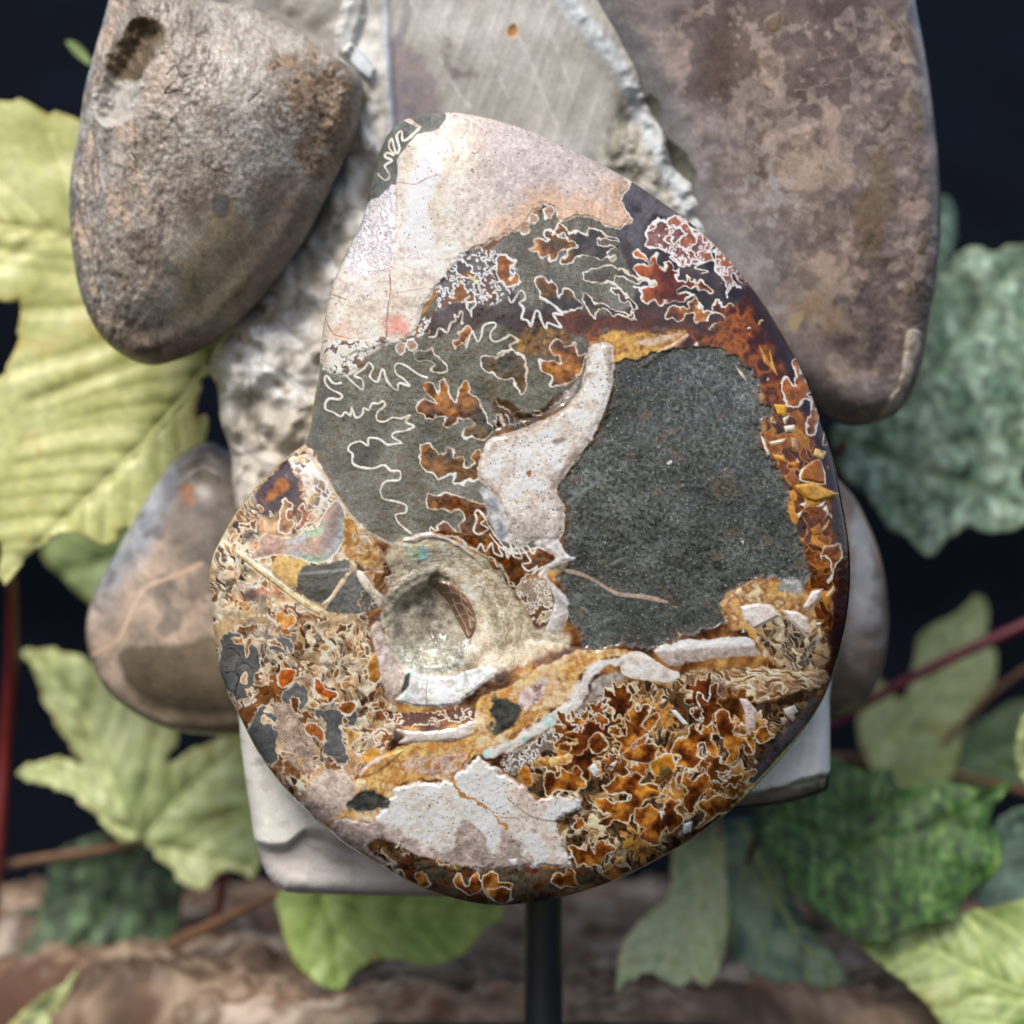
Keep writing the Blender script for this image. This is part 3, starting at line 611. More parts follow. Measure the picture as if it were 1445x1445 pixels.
# ---- inner whorl, left: gold flakes
gold_fl = flakes(6.2, 121, [C(180, 138, 88), C(124, 80, 44), C(212, 192, 164), C(156, 106, 58), C(88, 60, 40), C(222, 206, 182), C(188, 152, 104), C(118, 106, 90)], C(220, 200, 170), aniso=2.0, ang=1.0, ew=0.6)
def gold2(x, y, d):
    c = gold_fl(x, y, d)
    b = frill(20, 123, C(150, 98, 52), C(196, 166, 124), C(238, 224, 204), K=1.5, lw=2.0)(x, y, d)
    c = mixc(c, b, sm(0.0, 0.35, fbm(x, y, 60, 3, 124)))
    k = fbm(x, y, 26, 3, 125)
    c = mixc(c, np.broadcast_to(C(188, 104, 40), c.shape), 0.3*sm(0.35, 0.7, k)); c = mixc(c, np.broadcast_to(C(214, 198, 180), c.shape), 0.4*sm(-0.3, -0.7, k))
    return c*(0.86+0.34*fbm(x, y, 12, 3, 126))[..., None]
A.paint(fS('428,628 455,668 485,715 520,752 545,790 520,840 520,900 545,960 560,1010 540,1060 500,1100 440,1140 400,1130 330,1010 285,850 295,770 340,705'), gold2, soft=3, jag=3, part='flaked_calcite', rough=0.18)
A.paint(fI('600,20 690,0 860,40 980,230 1080,420 1110,560 1000,560 900,500 840,440 780,400 740,180 640,160'), flakes(7, 127, [C(206, 190, 170), C(170, 150, 130), C(226, 216, 204), C(150, 130, 110), C(196, 160, 110)], WHITE, ew=1.0), soft=3, jag=3, part='flaked_calcite')
A.paint(fI('620,60 720,180 740,330 720,440 600,440 520,520 420,530 360,400 430,260 530,130'), mott([C(84, 62, 66), C(100, 80, 84), C(70, 50, 50)], 16, 128), soft=4, jag=4, part='plum_calcite', rough=0.12)
A.paint(fI('550,230 610,220 650,300 560,350 480,400 420,390 480,320 520,300'), mott([C(190, 120, 20), C(150, 80, 20)], 10, 129), soft=3, jag=3)
lobe(fI('575,520 590,460 580,400 610,375 640,410 655,440 625,490 640,560 690,590 690,640 640,680 590,670 560,600'), mott([C(150, 98, 62), C(180, 140, 92)], 14, 130), lw=1.6)
lobe(fI('740,490 735,440 755,430 790,470 830,480 800,540 820,560 900,500 915,520 850,560 780,600 720,650 700,620 750,560'), mott([C(150, 92, 66), C(168, 116, 84)], 14, 131), lw=1.6)
# nacre lens
def lens(x, y, d):
    c = mott([C(168, 138, 120), C(196, 158, 136), C(156, 136, 130)], 16, 133)(x, y, d)
    c = mixc(c, np.broadcast_to(C(140, 128, 128), c.shape), 0.8*sm(450, 470, x+0.3*(y-740)))
    e = sm(18, 5, d)*sm(395, 415, x)*sm(735, 748, y+0.25*(x-440))
    n = np.stack([0.40+0.06*np.sin(x/9), 0.50+0.05*np.sin(x/7+1), 0.43+0.08*np.sin(x/11+2)], -1)*0.72
    return mixc(c, n.astype(f32), 0.85*e)
A.paint(fI('430,690 500,700 600,720 700,710 780,660 880,630 930,540 1000,440 1060,400 1120,500 1140,620 1100,760 1010,880 900,940 800,920 700,880 560,860 440,890 310,890 380,770'), lens, soft=1.2, jag=1.2, dh=1, bev=12, line=C(232, 220, 190), lw=1.8, part='nacre_lens', rough=0.16)
A.paint(fI('1130,520 1220,620 1270,760 1400,860 1390,920 1290,970 1180,900 1080,820 1120,700'), mott([C(204, 160, 84), C(168, 112, 52), C(214, 180, 120)], 12, 134, k=1.3), soft=3, jag=3, part='gold_calcite')
A.paint(fI('480,950 540,880 680,890 790,930 740,1030 700,1130 600,1080 520,1020'), mott([C(196, 150, 74), C(216, 180, 104), C(164, 122, 66)], 22, 135, k=0.9), soft=2, jag=2, part='gold_calcite', rough=0.14)
A.paint(fE('500,625 600,610 730,590 690,700 620,800 560,790 480,730'), two(mott([C(84, 84, 74), C(104, 104, 96)], 20, 136, g=0.1), C(158, 156, 146), lambda x, y, d: 0.7*sm(0.55, 0.9, np.sin((y+0.10*x)/3.0))*sm(822, 805, y)), soft=2, jag=1.5, part='chamber_stone', rough=0.3)
A.paint(fE('745,645 790,690 890,780 850,830 740,850 640,840 620,815 690,720'), mott([C(92, 92, 88), C(112, 112, 108)], 18, 137, g=0.12), soft=2, jag=1.5, part='chamber_stone', rough=0.3)
A.paint(fE('690,680 710,690 660,760 620,805 595,800 640,760'), mott([C(200, 160, 110), C(236, 224, 208)], 10, 138), soft=1, dh=1, part='shell_splinter')
A.paint(fE('770,640 800,650 850,720 895,770 880,825 840,770 780,690'), mott([C(196, 178, 150), C(220, 208, 196)], 10, 139), soft=1, dh=1.5, part='shell_splinter')
A.stroke(fI('80,740 200,830 330,930 520,1080 700,1220 850,1320 940,1370'), 15, mott([C(200, 176, 140), C(220, 200, 160), C(176, 140, 84)], 16, 140), dh=0.6, part='rib')
A.stroke(fI('80,730 200,815 330,915 480,1020'), 3, WHITE); A.stroke(fI('100,780 220,870 350,980 560,1140 760,1290 900,1370'), 2.0, C(140, 104, 54)); A.stroke(fI('300,900 520,1060 700,1200 900,1340'), 1.6, C(236, 220, 180))
A.paint(fI('250,1200 330,1150 400,1170 370,1250 280,1260'), C(110, 82, 82), soft=5, jag=3); A.paint(fI('370,1160 440,1120 540,1160 520,1190 400,1200'), C(206, 132, 104), soft=4, jag=3)
# grey fragments
gfrag = mott([C(86, 86, 86), C(104, 104, 104), C(118, 116, 112)], 24, 141, g=0.06)
for p in (fE('120,945 180,955 250,1000 300,1060 290,1120 250,1200 240,1240 180,1255 120,1180 90,1100'), fE('345,985 380,960 440,975 440,1030 400,1045 365,1030'), fE('415,1215 470,1190 540,1240 510,1310 440,1310 390,1260'),
          fF('240,400 300,370 335,420 350,550 335,640 290,620 250,580 230,500'), fF('520,400 600,365 690,400 695,455 640,460 640,520 660,600 600,625 560,570 555,500 560,450')):
    A.paint(p, gfrag, soft=1.6, jag=5, jscale=11, line=C(206, 190, 170), lw=1.6, dh=0.4, part='mudstone_fragment', rough=0.28)
for q in ('130,1130 180,1120 210,1090 260,1110', '180,1120 190,1180 170,1250', '150,1010 190,1040 210,1090'):
    A.stroke(fE(q), 1.7, C(40, 40, 40), wob=2)
A.paint(fF('330,365 390,360 440,410 490,500 530,600 500,670 420,640 380,580 350,480'), mott([C(186, 158, 136), C(160, 138, 120), C(206, 182, 164)], 14, 142), soft=2.5, jag=3, part='shell_patch', rough=0.26)
A.specks(A.pid == len(A.names)-1, 120, C(90, 80, 76), 9)
for p, c in ((fE('370,860 400,840 430,860 450,845 470,880 450,910 420,925 385,905'), C(206, 140, 70)), (fE('390,1140 410,1110 470,1110 480,1150 440,1190 410,1200 385,1170'), C(186, 94, 28)),
             (fE('560,1180 590,1170 620,1200 670,1240 640,1290 600,1280 570,1240'), C(170, 84, 30)), (fE('680,1300 720,1270 760,1290 750,1340 700,1340'), C(176, 104, 46)), (fF('470,460 520,440 555,490 545,520 490,500'), C(160, 96, 46)),
             (fF('640,460 680,480 720,480 700,520 670,560 650,510'), C(206, 160, 100)), (fE('810,1100 850,1050 890,1080 890,1140 850,1190 815,1150'), C(164, 110, 46))):
    lobe(p, mott([c*0.75, c, c*1.2], 12, 143), lw=1.8)
A.paint(fF('725,590 760,555 800,570 790,610 750,620'), C(206, 150, 66), soft=2, jag=2)
for i in range(90):     # many small frilled flakes over the gold area
    a = RG.uniform(0, 6.28); px, py = RG.uniform(318, 540), RG.uniform(700, 1075)
    if inner_d[int((py-A.y0)/A.step), int((px-A.x0)/A.step)] < 14 or math.hypot(px-615, py-880) < 105: continue
    if (395 < px < 490 and 680 < py < 790) or (410 < px < 560 and 780 < py < 872): continue
    r = RG.uniform(3.5, 8.5); n = RG.randint(5, 8); p = []; ax = RG.uniform(0, 3.14)
    for j in range(n):
        t = a+6.283*(j+RG.uniform(-0.3, 0.3))/n; rr = r*RG.uniform(0.45, 1.3); u, v = rr*math.cos(t)*1.5, rr*math.sin(t)*0.75
        p.append((px+u*math.cos(ax)-v*math.sin(ax), py+u*math.sin(ax)+v*math.cos(ax)))
    lobe(p, mott([[C(150, 100, 56), C(206, 180, 146), C(116, 70, 38), C(176, 134, 86)][RG.randint(4)]*q for q in (0.7, 1.0, 1.25)], 9, 30+i % 20), lw=1.1, line=C(222, 204, 176), n=1, dh=0.9, name='calcite_flake', jag=1.2)

# ---- umbilicus
A.paint(fC('470,930 620,905 740,940 860,1010 960,1120 1030,1230 1100,1330 1230,1360 1250,1420 1100,1470 900,1560 600,1600 420,1500 390,1340 400,1180 440,1080 400,1000'),
        mott([C(176, 158, 130), C(206, 190, 162), C(222, 208, 186), C(160, 142, 112)], 20, 151, k=1.0, g=0.1), soft=6, jag=5, part='umbilical_wall', rough=0.5)
A.paint(fC('740,970 860,1030 960,1130 1040,1250 1110,1370 1000,1445 900,1420 880,1300 840,1150'), mott([C(128, 122, 96), C(160, 150, 124), C(196, 184, 158)], 9, 152, k=1.2, g=0.1), soft=8, jag=6, alpha=0.7)
for rr, cc, ww in ((84, C(226, 214, 192), 3.0), (92, C(150, 116, 78), 2.0), (101, C(214, 196, 166), 3.4), (110, C(140, 128, 104), 2.2), (118, C(206, 178, 134), 2.6)):   # growth bands sweeping round the hollow
    A.stroke([(622+rr*1.02*math.cos(t), 884+rr*0.98*math.sin(t)) for t in np.linspace(-2.9, 0.55, 14)], ww, cc, wob=4, alpha=0.8, dh=0.5, seed=int(rr))
UM = fE('890,850 910,790 960,730 1040,675 1130,650 1210,670 1290,740 1345,840 1350,940 1310,1010 1290,1095 1220,1140 1120,1150 1010,1110 930,1010')
um_d = seg_dist(A.PX, A.PY, catmull(UM, 3))
A.paint(UM, two(mott([C(140, 130, 112), C(176, 166, 146), C(118, 110, 94)], 16, 153, g=0.1), mott([C(186, 184, 168), C(150, 148, 128), C(212, 208, 196)], 5, 154, k=1.4, g=0.1), lambda x, y, d: sm(895, 930, y)), soft=2, jag=2, part='umbilicus', rough=0.6)
A.h -= 36*sm(-8, 52, um_d)+8*sm(-40, 0, um_d)
A.h += 8*np.exp(-(((A.PX-583)/14)**2+((A.PY-880)/38)**2))+12*np.exp(-(((A.PX-640)/34)**2+((A.PY-925)/22)**2))+3.2*np.sin(um_d/6.0)*sm(2, 14, um_d)
A.h += (0.9*fbm(A.PX, A.PY, 14, 4, 155)*sm(-30, 10, um_d)).astype(f32)
A.paint(fE('1165,690 1260,720 1340,835 1345,930 1310,975 1265,915 1205,800 1155,745'), mott([C(128, 94, 72), C(150, 114, 90)], 16, 156), soft=1.2, dh=3, line=C(200, 176, 150), lw=1.6, part='brown_shell', rough=0.3)
for q in ('1180,750 1250,750 1300,790', '1220,820 1270,800 1330,850', '1250,870 1300,850 1345,890', '1210,700 1230,760 1250,830 1290,900 1310,960', '1270,740 1280,800 1310,860 1320,920'):
    A.stroke(fE(q), 1.4, C(196, 170, 146))
A.paint(fE('1150,640 1180,670 1160,730 1120,720 1110,680'), C(110, 100, 80), soft=4, dh=-3, bev=6)
# nacre and pieces round it
def nacre(x, y, d):
    c = mott([C(196, 196, 200), C(216, 214, 214), C(176, 168, 164)], 14, 161)(x, y, d)
    n = np.stack([0.62+0.2*np.sin(x/8+y/5), 0.75+0.12*np.sin(x/7+2), 0.62+0.2*np.sin(x/9+4-y/8)], -1).astype(f32)*0.8
    return mixc(c, n, 0.8*sm(0.1, 0.5, fbm(x, y, 24, 3, 162))*sm(600, 560, x)+0.15*(x > 0))
A.paint(fE('960,1130 1030,1120 1110,1160 1180,1155 1240,1150 1300,1125 1400,1110 1445,1135 1380,1190 1310,1250 1240,1290 1100,1305 1000,1290 955,1265 1000,1220'), nacre, soft=1.5, jag=2, dh=2, part='nacre_patch', rough=0.14)
A.stroke(fE('1110,1160 1105,1230 1108,1300'), 1.5, C(150, 130, 110)); A.stroke(fE('1290,1130 1310,1200 1250,1230'), 1.6, C(170, 150, 130))
A.paint(fE('840,900 880,890 920,1000 960,1080 1000,1130 1010,1190 960,1250 900,1220 880,1150 850,1020'), mott([C(200, 184, 172), C(178, 156, 142), C(222, 212, 204)], 14, 163), soft=2, jag=2, dh=1.4, part='shell_ridge', rough=0.3)
A.paint(fE('1000,1150 1025,1140 1015,1200 985,1235 990,1190'), C(70, 66, 56), soft=2, jag=1.5)
A.paint(fE('1000,525 1060,510 1115,530 1110,580 1075,590 1030,570'), lambda x, y, d: np.stack([0.42+0.1*np.sin(x/4), 0.60+0*x, 0.46+0.12*np.sin(x/5+1)], -1).astype(f32)*0.75, soft=1.2, jag=1, part='nacre_patch', rough=0.14)
A.paint(fC('480,930 560,900 620,895 700,915 780,960 860,1040 840,1040 760,980 680,935 600,920 540,945'), mott([C(160, 146, 128), C(196, 182, 164)], 8, 164), soft=1.2, jag=1, dh=2, part='shell_ridge')
A.paint(fE('880,1340 960,1325 1100,1330 1220,1310 1345,1310 1340,1375 1200,1385 1080,1400 960,1385'), frill(14, 165, C(140, 78, 34), C(104, 56, 30), C(226, 206, 180), K=1.5, lw=1.8), soft=2, jag=2, part='amber_chamber', rough=0.14)
A.paint(fF('870,470 960,480 1100,470 1230,430 1230,490 1130,520 1000,525 890,530 920,500'), mott([C(170, 160, 150), C(196, 186, 176)], 14, 166), soft=1.5, jag=1.5, dh=1.5, part='shell_ridge')
A.paint(fF('710,670 780,600 890,560 905,570 840,630 760,680'), mott([C(180, 160, 146), C(206, 190, 178)], 12, 167), soft=1.2, dh=1.5, part='shell_splinter')

# ---- lower half: gold band, shell plate, mauve patches
goldband = two(mott([C(206, 156, 84), C(222, 180, 114), C(190, 130, 62), C(228, 202, 156)], 17, 171, octv=5, k=1.1, g=0.10), mott([C(226, 206, 176), C(214, 186, 146), C(176, 134, 84)], 9, 170, g=0.08), lambda x, y, d: 0.8*sm(0.0, 0.6, fbm(x, y, 46, 3, 169)))
A.paint(fF('600,880 640,780 700,690 790,620 880,550 1000,525 1130,520 1200,490 1230,430 1240,350 1300,310 1445,240') + fG('150,260 300,195 400,162 540,150 600,165 560,190 480,195 400,235 350,340 200,440 100,500 40,540')
        + fF('1290,560 1230,590 1150,660 1120,700 1000,690 900,700 860,780 800,840 760,885 640,860'), goldband, soft=1.5, jag=3, part='gold_band', rough=0.34)
A.paint(fF('900,620 960,590 1060,600 1150,560 1180,620 1110,680 980,670 920,660'), mott([C(190, 120, 60), C(206, 186, 176), C(200, 150, 90)], 9, 172, k=1.3, g=0.06), soft=5, jag=5)
A.paint(fG('150,340 200,290 245,275 245,330 190,390 150,385'), mott([C(190, 160, 156), C(210, 194, 184), C(140, 90, 80)], 9, 173, k=1.2), soft=3, jag=3)
dkspot = mott([C(54, 56, 50), C(78, 80, 72), C(92, 92, 82)], 9, 174, k=1.3)
A.paint(fG('35,400 75,345 120,370 130,440 95,485 45,470'), dkspot, soft=4, jag=9, jscale=18, part='dark_spot', rough=0.5)
A.paint(fF('490,700 560,650 650,665 690,720 680,790 620,850 560,885 500,840 470,790'), mott([C(176, 154, 140), C(196, 178, 164), C(156, 136, 124)], 12, 175, k=1.2), soft=3, jag=3, part='shell_patch', rough=0.3)
def plate(x, y, d):
    c = mott([C(204, 188, 176), C(222, 212, 202), C(232, 226, 220)], 34, 176)(x, y, d)
    m = sm(0.0, 0.45, (y-1150)/60-(x-600)/150+0.9*fbm(x, y, 40, 3, 177))*sm(1130, 1155, y)
    cau = mott([C(148, 130, 122), C(172, 152, 142), C(190, 172, 160)], 9, 178, k=1.3)(x, y, d)
    c = mixc(c, cau, 0.9*m)
    c = mixc(c, np.broadcast_to(C(196, 172, 156), c.shape), 0.5*sm(690, 720, x)*sm(-0.2, 0.3, fbm(x, y, 50, 2, 179)))
    r = np.hypot(x-655, (y-1145)*1.2)+6*fbm(x, y, 12, 3, 180)
    return mixc(c, np.broadcast_to(C(190, 196, 186), c.shape), 0.6*sm(18, 6, r))*grain(x.shape, 0.025, 8)
A.paint(fS('468,1160 487,1154 522,1160 535,1144 550,1125 566,1109 598,1104 630,1103 646,1090 672,1068 680,1070 705,1090 741,1108 759,1126 800,1122 824,1126 817,1141 788,1159 799,1198 806,1222 770,1223 716,1227 656,1229 598,1227 535,1224 500,1210 471,1187'),
        plate, soft=2.6, jag=4.0, jscale=10, dh=2, bev=6, part='shell_plate', rough=0.22)
A.specks(A.pid == len(A.names)-1, 420, C(90, 76, 70), 10)
A.paint(fF('650,800 690,760 740,728 800,735 835,765 830,800 780,815 730,850 665,840'), dkspot, soft=4, jag=7, jscale=18, dh=-1, part='dark_spot', rough=0.5)
A.stroke(fF('1130,695 1180,760 1230,790 1285,825 1330,860 1365,910'), 5, C(190, 140, 80), wob=3, soft=2); A.stroke(fF('1250,800 1310,850 1400,862 1445,855'), 1.3, C(150, 120, 100)); A.stroke(fF('1220,560 1180,620 1130,680'), 3, C(170, 110, 60), wob=2)
A.stroke(fG('100,740 190,810 290,830 340,810'), 1.3, C(140, 116, 104)); A.stroke(fG('0,970 60,980 130,960 190,990'), 1.3, C(150, 130, 118))
# white ridge
ridge = two(mott([C(186, 176, 164), C(214, 206, 196), C(224, 218, 210)], 12, 181), C(160, 200, 190), lambda x, y, d: 0.75*sm(0.15, 0.5, fbm(x, y, 30, 2, 182))*sm(800, 770, x))
A.paint(fG('0,560 60,525 120,495 200,450 270,400 335,345 370,280 405,232 470,192 555,170 600,168 575,205 480,235 430,280 425,330 370,400 300,450 230,490 150,540 80,575 20,590'), ridge, soft=2.6, jag=3.6, jscale=12, grow=-2.5, dh=0.5, bev=12, part='shell_ridge', rough=0.3)
A.paint(fG('330,440 420,340 430,290 500,250 560,260 500,320 420,370 380,430 250,500 150,560 60,590 90,575 230,500'), mott([C(166, 158, 150), C(140, 128, 116), C(190, 184, 176)], 12, 183), soft=2, jag=2)
A.paint(fG('560,180 620,163 680,200 740,235 775,250 770,292 700,285 600,272 548,245'), mott([C(196, 180, 166), C(226, 218, 210)], 12, 184), soft=1, jag=1, dh=0.5, bev=10, part='shell_ridge')
A.paint(fG('660,155 760,122 900,108 1050,108 1080,150 1080,185 900,200 800,215 735,232 690,195'), two(mott([C(220, 212, 204), C(232, 228, 222)], 12, 185), mott([C(160, 146, 138), C(184, 170, 160)], 8, 186), lambda x, y, d: sm(912, 922, y-0.06*(x-950)*-1)), soft=2, jag=3, grow=-2, dh=0.4, bev=10, part='shell_ridge')
# lower right amber with sutures
A.paint(fG('250,480 430,370 560,280 720,290 800,250 1000,230 1350,250 1300,350 1200,500 1060,700 880,860 700,960 480,1060 300,1100 0,1150 -420,960 -380,900 -200,980 60,1030 320,1015 345,990 330,930 290,830 380,790 410,740 230,735 130,660 80,590 160,560'),
        two(mott([C(60, 44, 30), C(92, 62, 34), C(124, 80, 40), C(96, 84, 66), C(70, 48, 30)], 13, 193, k=1.7),
            flakes(7, 192, [C(122, 82, 42), C(74, 52, 34), C(168, 126, 74), C(96, 70, 46), C(206, 182, 148), C(84, 50, 24)], C(214, 194, 162), aniso=1.8, ang=0.7, ew=0.5), lambda x, y, d: sm(-0.15, 0.35, fbm(x, y, 26, 3, 191))),
        soft=2.5, jag=3, part='amber_chamber', rough=0.16)
A.paint(fG('80,580 150,560 250,480 330,430 430,370 480,330 520,330 460,400 380,440 300,540 230,560 200,600 120,650 80,620'), frill(9, 194, C(96, 66, 44), C(130, 116, 100), C(234, 226, 214), K=1.4, lw=2.0), soft=2, jag=2, part='frilled_suture')
A.paint(fG('800,250 900,240 1100,230 1340,240 1330,300 1200,330 1080,360 960,310 860,300'), flakes(5.5, 195, [C(190, 150, 104), C(150, 106, 66), C(214, 184, 144), C(166, 128, 90), C(130, 90, 56)], C(226, 206, 176), aniso=5, ang=0.12, ew=0.5), soft=3, jag=3, part='fibrous_calcite')
A.paint(fG('800,260 900,280 1000,320 1010,370 900,370 820,330'), mott([C(120, 92, 76), C(146, 108, 76)], 20, 196), soft=5, jag=4)
A.paint(fG('1180,480 1320,330 1300,400 1150,620 1010,760 960,760 1060,640'), mott([C(92, 84, 86), C(112, 104, 106), C(78, 66, 62)], 24, 197), soft=6, jag=4, rough=0.12)
A.paint(fG('0,1020 300,1020 350,990 400,1010 480,1060 300,1110 100,1150 -100,1140 -380,950 -250,990 -100,1025'), mott([C(86, 78, 60), C(110, 100, 80), C(120, 70, 36), C(90, 46, 26)], 14, 198, k=1.3), soft=3, jag=3, part='amber_chamber', rough=0.16)
lb = mott([C(96, 44, 14), C(150, 82, 26), C(196, 128, 46)], 15, 199, k=1.6)
amb_d = seg_dist(A.PX, A.PY, np.array(fG('300,470 440,390 600,300 760,300 1000,340 1200,330 1290,360 1160,560 1040,700 860,850 690,950 480,1040 360,1040 350,930 310,850 420,740 250,720 180,640')))
def oak(px, py, r, n, a, st=1.5):
    p = []
    for j in range(n):
        t = a+6.283*j/n; rr = r*RG.uniform(0.8, 1.25)
        for dt, q in ((-0.17, rr*0.93), (0.17, rr*0.96), (0.5, r*RG.uniform(0.5, 0.72))):
            w = t+6.283*dt/n; u, v = q*math.cos(w)*st, q*math.sin(w)/st**0.5
            p.append((px+u*math.cos(a)-v*math.sin(a), py+u*math.sin(a)+v*math.cos(a)))
    return p
k = 0
while k < 44:
    px, py = RG.uniform(740, 1160), RG.uniform(960, 1240)
    if amb_d[int((py-A.y0)/A.step), int((px-A.x0)/A.step)] < 6: continue
    k += 1
    c = [C(150, 84, 26), C(186, 116, 36), C(118, 58, 20), C(190, 134, 66), C(130, 74, 28)][RG.randint(5)]; big = k < 20
    lobe(oak(px, py, RG.uniform(20, 32) if big else RG.uniform(8, 13), RG.randint(7, 11) if big else RG.randint(5, 8), RG.uniform(0, 6.28), RG.uniform(1.0, 1.35)), mott([c*0.4, c*0.9, c*1.15], 13, 20+k % 40, k=1.7), lw=RG.uniform(0.9, 1.9), line=[C(230, 208, 176), C(206, 164, 110), C(238, 226, 208)][RG.randint(3)], dh=0.6, jag=1.8, warp=3.2)
def lq(t, *a, **k): lobe(fG(t), *a, **k)
for t in ('515,490 570,490 560,450 550,430 575,440 565,400 590,390 600,370 610,400 640,370 655,385 640,430 620,460 640,470 655,480 600,520 585,560 555,580 530,560 545,530',
          '555,570 600,545 610,530 670,520 695,545 690,580 650,605 600,600', '740,560 760,510 790,500 820,460 830,450 850,490 870,450 880,470 900,440 910,480 895,490 930,580 890,570 880,520 850,530 845,570 870,580 830,620 800,610 780,600 755,610 780,580',
          '920,420 940,395 970,410 980,440 1000,450 990,490 1030,500 1060,530 1065,570 1030,560 1020,520 1000,590 960,600 970,560 950,540 960,500 930,490 920,460', '240,690 250,650 270,640 300,660 310,620 350,630 370,615 395,640 380,660 410,680 390,700 340,720 300,710 255,735',
          '455,740 520,755 580,740 570,715 520,720 465,700 500,685 530,640 560,660 600,640 640,650 620,680 660,680 710,720 690,740 640,750 600,800 560,840 520,830 480,850 460,840 500,800 460,790',
          '790,690 785,660 810,640 820,670 850,650 870,640 890,650 905,700 870,720 840,760 820,800 800,790 790,740 810,720', '600,800 640,770 660,760 680,790 720,800 740,740 780,760 760,790 790,810 770,850 730,880 720,850 690,920 650,910 620,900 640,860 610,850',
          '845,760 890,740 930,730 980,740 1020,745 990,790 940,800 890,830 840,860 880,800', '350,930 400,940 420,920 440,950 470,900 490,920 520,940 480,970 450,1000 410,1000 370,1000', '270,1070 300,1030 320,1040 350,1020 380,1080 340,1090', '470,1040 500,1020 530,1000 575,1010 560,1040 500,1060',
          '420,520 440,490 480,500 500,530 470,560 440,570 425,550', '640,450 680,410 690,440 665,470', '1080,480 1110,460 1130,480 1140,500 1110,520 1085,510', '150,640 180,620 200,650 190,690 160,680',
          '0,1060 40,1030 70,1060 110,1080 90,1120 50,1140 10,1110'):
    lq(t, lb, lw=2.1, line=C(228, 204, 170))
lobe(fG('660,610 690,575 740,570 755,620 720,640 680,650'), mott([C(206, 146, 40), C(180, 112, 30)], 12, 200), lw=1.6); lobe(fG('270,600 300,570 360,575 340,600 290,615'), mott([C(200, 140, 70), C(220, 180, 110)], 10, 201), lw=1.6)
for t, c in (('740,395 760,395 810,450 790,450', WHITE), ('420,620 440,600 460,630 440,655', WHITE), ('500,610 530,590 520,615', WHITE), ('1010,350 1040,350 1080,400 1070,470 1040,480 1030,400', C(200, 184, 176)), ('790,840 825,830 820,870 790,880', WHITE), ('695,790 715,790 705,825', WHITE),
             ('550,910 590,895 610,925 560,940', C(180, 130, 50)), ('530,970 570,965 550,1000 520,1000', C(206, 160, 84)), ('1180,390 1225,375 1240,400 1200,425', C(206, 196, 184)), ('100,980 140,975 130,1010', WHITE), ('700,620 730,610 750,640 690,690', C(120, 90, 46)), ('640,690 700,715 640,725', C(206, 140, 40))):
    A.paint(fG(t), c, soft=0.9, n=1, dh=1, part='calcite_flake')  # white flakes here also put highlights of the amber into the colour
# bottom left small amber fringe
for t in ('815,1090 850,1070 880,1110 900,1090 910,1150 860,1150', '960,1110 1000,1100 1030,1150 980,1170', '1130,1140 1160,1110 1180,1160 1230,1110 1250,1170 1200,1200', '1280,1180 1330,1170 1390,1180 1380,1230 1320,1240'):
    lobe(fF(t), lb, lw=2.0)
# right: shell bits, gold calcite and dark flakes above the lower band
A.paint(fD('740,940 790,860 900,820 1000,830 1100,850 1150,900 1170,1000 1200,1080 1230,1160 1130,1220 980,1190 900,1090 870,1040 800,1030 760,980'), mott([C(206, 160, 84), C(190, 150, 100), C(150, 100, 50), C(214, 190, 150)], 13, 211, k=1.2), soft=3, jag=3, part='gold_calcite')
A.paint(fD('910,1060 1000,970 1060,1010 1140,1060 1200,1030 1230,1150 1180,1200 1010,1200'), flakes(6, 212, [C(120, 88, 54), C(84, 62, 44), C(176, 140, 96), C(104, 92, 76), C(200, 180, 150)], C(176, 160, 138), aniso=2, ang=0.8, ew=0.5), soft=3, jag=3, part='flaked_calcite')
A.paint(fD('1000,850 1040,815 1100,820 1110,870 1050,880'), mott([C(120, 122, 120), C(180, 176, 168)], 9, 213, g=0.1), soft=4, jag=4)
A.paint(fD('832,930 900,915 965,920 1010,970 950,1000 890,1032 850,990'), mott([C(206, 188, 178), C(224, 214, 206)], 12, 214), soft=1, dh=2.5, part='shell_splinter', n=1)
A.paint(fD('1015,945 1080,950 1130,980 1145,1050 1120,1055 1060,1000'), mott([C(214, 190, 176), C(226, 210, 198)], 12, 215), soft=1, dh=2, part='shell_splinter', n=1)
A.paint(fD('1110,930 1150,860 1200,850 1180,900 1130,950'), mott([C(206, 176, 166), C(222, 204, 194)], 12, 216), soft=1, dh=2, part='shell_splinter', n=1)
